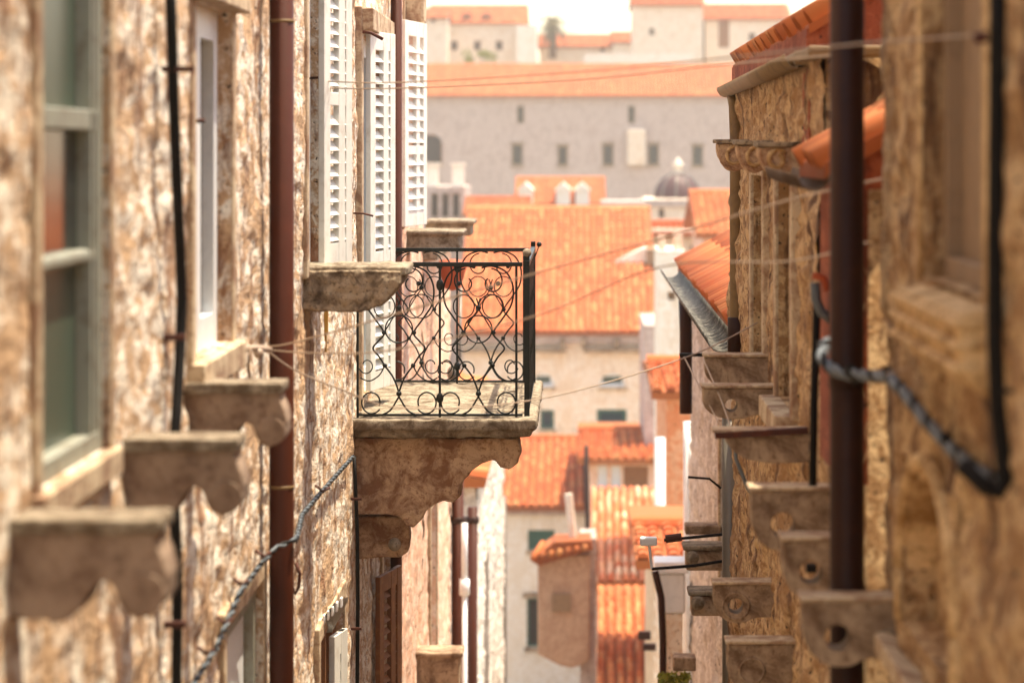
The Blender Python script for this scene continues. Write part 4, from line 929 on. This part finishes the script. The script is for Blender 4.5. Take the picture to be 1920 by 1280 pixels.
# mid-ground
far_house('dark grey arcaded building with flat top at the left behind the balcony', 790, 872, 350, 700, 150, 8, 'plasterG', [(815, 385, 14, 46, 'greypanel', 'dark', 'plain'), (835, 385, 14, 46, 'greypanel', 'dark', 'plain'), (855, 385, 14, 46, 'greypanel', 'dark', 'plain')], name='arcade_building', cat='building')
for k, (x, lb) in enumerate(((808, 'left one of two white chimneys on the dark grey arcaded building'), (857, 'right one of two white chimneys on the dark grey arcaded building'))):
    solo('chimney', lb, 'chimney', MB().box((x-11-1080)*150/F, (x+11-1080)*150/F, 151, 151.8, Zp(350, 150), Zp(312, 150)).box((x-14-1080)*150/F, (x+14-1080)*150/F, 150.9, 151.9, Zp(311, 150), Zp(306, 150)), M['plasterW'], P(x, 350, 151), 'white chimneys on the grey arcaded building')
far_house('rubble stone house with a white round attic window left of the big orange roof', 876, 985, 398, 760, 142, 8, 'plasterG', [(935, 412, 22, 22, 'frameW', 'frameW', 'plain'), (975, 350+70, 10, 16, 'frameW', 'dark', 'plain')], roof=(402, 372, 4), pw=.26)
far_house('small house with bright orange roof and white gable just above the big roof', 972, 1128, 382, 760, 165, 8, 'plasterW', [(1005, 400, 12, 16, 'wood', 'dark', 'plain')], roof=(384, 335, 4), pw=.28)
for x, d, lb in ((985, 162.5, 'left white round topped dormer on the small bright orange roof'), (1056, 162.5, 'middle white dormer on the small bright orange roof'), (1092, 162.5, 'right grey dormer on the small bright orange roof')):
    solo('dormer', lb, 'dormer', MB().box((x-13-1080)*d/F, (x+13-1080)*d/F, d, d+4, Zp(384, d), Zp(356, d)).prism([P(x-16, 357, d-.1), P(x+16, 357, d-.1), P(x, 342, d-.1)], (0, 4, 0)), M['plasterW'], P(x, 384, d), 'dormers on the small bright orange roof')
t = far_house('pale drum building carrying the dull purple dome', 1210, 1332, 374, 760, 158, 9, 'plasterF', [(1240, 400, 10, 18, 'wood', 'dark', 'plain'), (1300, 400, 10, 18, 'wood', 'dark', 'plain')], name='church', cat='church', cornice=.4)
cD = P(1271, 372, 162.5); rD = 45*162.5/F
part('dome', MB().lathe(cD, [(rD*math.cos(a), rD*1.05*math.sin(a)) for a in np.linspace(0, math.pi/2-.02, 12)], 28), M['dome'], t, smooth=True)
for k in range(10):
    a0 = k*math.pi/5+.2
    part('dome_rib', MB().tube([cD+Vector((rD*1.01*math.cos(a)*math.cos(a0), rD*1.01*math.cos(a)*math.sin(a0), rD*1.06*math.sin(a))) for a in np.linspace(0, 1.5, 9)], .05, 5), M['pipeG'], t)
part('lantern', MB().lathe(cD+Vector((0, 0, rD*1.02)), [(.22, 0), (.22, .45), (.3, .46), (.3, .55), (.05, .9), (.01, 1.0)], 12), M['plasterW'], t, smooth=True)
far_house('low dark roofed house between the small orange roof and the dome', 1128, 1212, 378, 760, 150, 6, 'plasterG', [(1165, 392, 12, 12, 'wood', 'dark', 'plain')])
# big orange roof house
t = far_house('large house with the broad orange tile roof and two arched windows in the centre', 868, 1222, 628, 1300, 104, 12, 'plasterF',
          [(1148, 712, 48, 26, 'frameW', 'glassG', 'arch'), (1018, 712, 40, 26, 'frameW', 'glassG', 'arch'), (1147, 788, 56, 42, 'greenwood', 'glassB', 'sill'), (1026, 786, 26, 36, 'greenwood', 'glassB', 'sill'), (905, 740, 40, 50, 'frameW', 'glassD', 'sill')],
          roof=(622, 392, 11), pw=.26, cornice=.28)
for a, b in ((868, 1062), (1094, 1210)):
    part('string_course', MB().box((a-1080)*104/F, (b-1080)*104/F, 103.65, 103.99, Zp(660, 104), Zp(652, 104)), M['corbelR'], t)
for x in (1094, 1156, 1210, 1055):
    part('eave_bracket', MB().box((x-4-1080)*104/F, (x+4-1080)*104/F, 103.6, 103.99, Zp(651, 104), Zp(634, 104)), M['corbelR'], t)
t = thing('roof_dormer', 'white skylight dormer with a dark vent on the broad orange roof', 'dormer', P(1195, 498, 108))
part('body', MB().prism([P(1140, 496, 109.6), P(1212, 496, 109.6), P(1212, 462, 109.6)], (0, 4, 0)), M['plasterW'], t)
part('vent', MB().box((1212-1080)*109.4/F, (1242-1080)*109.4/F, 109.2, 112, Zp(496, 109), Zp(468, 109)), M['greypanel'], t)
# right column of chimneys and narrow walls
far_house('white narrow chimney wall rising right of the broad orange roof', 1234, 1284, 470, 1500, 60, 3, 'plasterW', [(1262, 555, 30, 16, 'greypanel', 'greypanel', 'plain')], name='narrow_house')
solo('chimney', 'tall pinkish chimney pair beside the broad orange roof, top right of it', 'chimney', MB().box((1234-1080)*61/F, (1246-1080)*61/F, 60.5, 61, Zp(480, 61), Zp(442, 61)).box((1262-1080)*61/F, (1278-1080)*61/F, 60.5, 61, Zp(480, 61), Zp(436, 61)), M['plasterP'], P(1255, 480, 60.5))
far_house('pale grey narrow facade between broad roof and orange plaster wall', 1208, 1240, 610, 1500, 80, 6, 'plasterG', name='narrow_house')
far_house('orange plastered narrow house right of the broad roofed house', 1250, 1296, 735, 1600, 46, 6, 'plasterO', [(1270, 880, 16, 44, 'wood', 'dark', 'plain')], roof=(735, 680, 3), pw=.2, name='narrow_house')
far_house('low house with white wall and clay roof edge behind the iron rack', 1226, 1300, 1052, 1700, 38, 5, 'plasterF', [], roof=(1050, 985, 2.5), pw=.2, name='narrow_house')
solo('wall_pipe', 'white pipe rising at the left edge of the orange narrow house', 'pipe', MB().tube([P(1238, 820, 44), P(1238, 1500, 44)], .075, 12), M['pipeW'], P(1240, 1280, 44), smooth=True)
far_house('tiled house at the right behind the thick gutter and ochre pipe', 1318, 1420, 440, 1500, 90, 8, 'plasterP', roof=(440, 362, 5), pw=.24)
far_house('pale house filling the gap below the dome', 1224, 1400, 430, 1500, 118, 8, 'plasterF', [(1300, 470, 12, 20, 'wood', 'dark', 'plain')], roof=(440, 418, 4), pw=.26)
# lower centre
far_house('low house with pale orange roof under the broad roofed house', 868, 1106, 954, 1700, 84, 8, 'plasterW', [(1015, 1012, 50, 38, 'greenwood', 'greenwood', 'sill'), (1000, 1166, 24, 92, 'greenwood', 'dark', 'lintel'), (920, 1020, 20, 50, 'greenwood', 'dark', 'sill')], roof=(950, 822, 6), pw=.24, cornice=.15)
t = far_house('open loggia house with pale orange roof and posts at lower centre', 1100, 1232, 866, 1700, 78, 6, 'plasterP', [(1130, 890, 18, 44, 'frameW', 'frameW', 'plain'), (1155, 890, 18, 44, 'frameW', 'frameW', 'plain'), (1192, 893, 46, 40, 'wood', 'wood', 'plain')], roof=(862, 806, 5), pw=.24)
t = thing('tiled_roof_house', 'house with the bright patchy tile roof in the lower centre right', 'house', P(1170, 1400, 62))
e = P(1108, 1092, 60); v = P(1108, 918, 66)-e
part('roof', MB().prism([tuple(e), tuple(e+v), tuple(e+v-Vector((0, 0, .15))), tuple(e-Vector((0, 0, .15)))], (1.55, 0, 0)), M['roofbase'], t)
tl = terracotta('patchy_roof_tile', ['#d8683a', '#f0b084', '#d06030', '#f4c8a0', '#dc7844', '#cc5c2c', '#eaa070'])
tiles(t, e+Vector((-.02, 0, .02)), (1, 0, 0), v, 9, int(v.length/.36), .17, .36, tl)
part('wall', MB().box(e.x+.02, e.x+1.5, 60.3, 66, -18, e.z-.2), M['plasterP'], t)
t = thing('tiled_roof_house', 'lower long orange tiled roof at the bottom centre, below the patchy one', 'house', P(1180, 1500, 50))
e = P(1120, 1330, 48); v = P(1120, 1098, 55)-e
part('roof', MB().prism([tuple(e), tuple(e+v), tuple(e+v-Vector((0, 0, .15))), tuple(e-Vector((0, 0, .15)))], (1.05, 0, 0)), M['roofbase'], t)
tiles(t, e+Vector((-.02, 0, .02)), (1, 0, 0), v, 6, int(v.length/.36), .17, .36, M['tileF'])
part('wall', MB().box(e.x+.02, e.x+1.0, 48.3, 55, -18, e.z-.2), M['plasterO'], t)
# bay with small roof
t = thing('wall_bay', 'brown plastered bay with a little tiled canopy at the bottom centre', 'bay window', P(1055, 1240, 50))
bx0, bx1 = (1008-1080)*50/F, (1106-1080)*50/F
part('body', MB().prism([(bx0, 50, Zp(1225, 50)), (bx0, 50, Zp(1040, 50)), (bx1, 50, Zp(1040, 50)), (bx1, 50, Zp(1235, 50)), (bx1-.14, 50, Zp(1246, 50)), (bx1-.32, 50, Zp(1252, 50)), (bx1-.5, 50, Zp(1248, 50)), (bx1-.7, 50, Zp(1238, 50))], (0, .8, 0)), M['plasterB'], t, bev=.03)
part('canopy', MB().prism([P(994, 1050, 49.8), P(1040, 1015, 49.8), P(1108, 1012, 49.8), P(1112, 1030, 49.8), P(1010, 1060, 49.8)], (0, 1.0, 0)), M['roofbase'], t, bev=.02)
for k in range(7):
    part('clay_tile', MB().tube([P(1000+k*16, 1046-k*3, 49.7), P(1018+k*14, 1018-k*1.2, 50.3)], .06, 8), M['tile'], t, smooth=True)
part('chimney', MB().tube([P(1075, 1012, 50.3), P(1066, 925, 50.3)], .07, 8), M['plasterW'], t)
part('plate', MB().box((1036-1080)*49.9/F, (1070-1080)*49.9/F, 49.93, 49.998, Zp(1145, 50), Zp(1112, 50)), M['greypanel'], t)
part('support_wall', MB().box((1088-1080)*50/F, (1118-1080)*50/F, 50.2, 51.5, -16, Zp(1012, 50)), M['plasterG'], t)
solo('wall_pole', 'thin brown pole standing in front of the loggia house', 'pole', MB().tube([P(1099, 835, 60), P(1102, 1012, 60), P(1102, 1500, 60)], .05, 8), M['pipeD'], P(1102, 1280, 60), smooth=True)
solo('wall_hook', 'pair of small dark shapes sticking out at the bottom right of the orange roof', 'bracket', MB().obox(P(1208, 1190, 36), (.08, 0, 0), (0, .05, 0), (0, 0, .05)).obox(P(1218, 1212, 36), (.08, 0, 0), (0, .05, 0), (0, 0, .04)), M['pipeD'], P(1225, 1215, 36))
# fill behind the gaps
far_house('plain pale house deep in the street between the two alley walls', 800, 1300, 960, 1900, 98, 3, 'plasterF')

# ------------------------------------------------------------------ warm summer haze
hz = bpy.data.materials.new('haze_air'); hz.use_nodes = True; t_ = hz.node_tree; t_.nodes.clear()
pv = t_.nodes.new('ShaderNodeVolumePrincipled'); pv.inputs['Color'].default_value = (1, .93, .84, 1); pv.inputs['Density'].default_value = .0008; pv.inputs['Anisotropy'].default_value = .3
om = t_.nodes.new('ShaderNodeOutputMaterial'); t_.links.new(pv.outputs[0], om.inputs['Volume'])
o = part('haze', MB().box(-4100, 4100, -60, 5100, -70, 24), hz, kind='stuff')
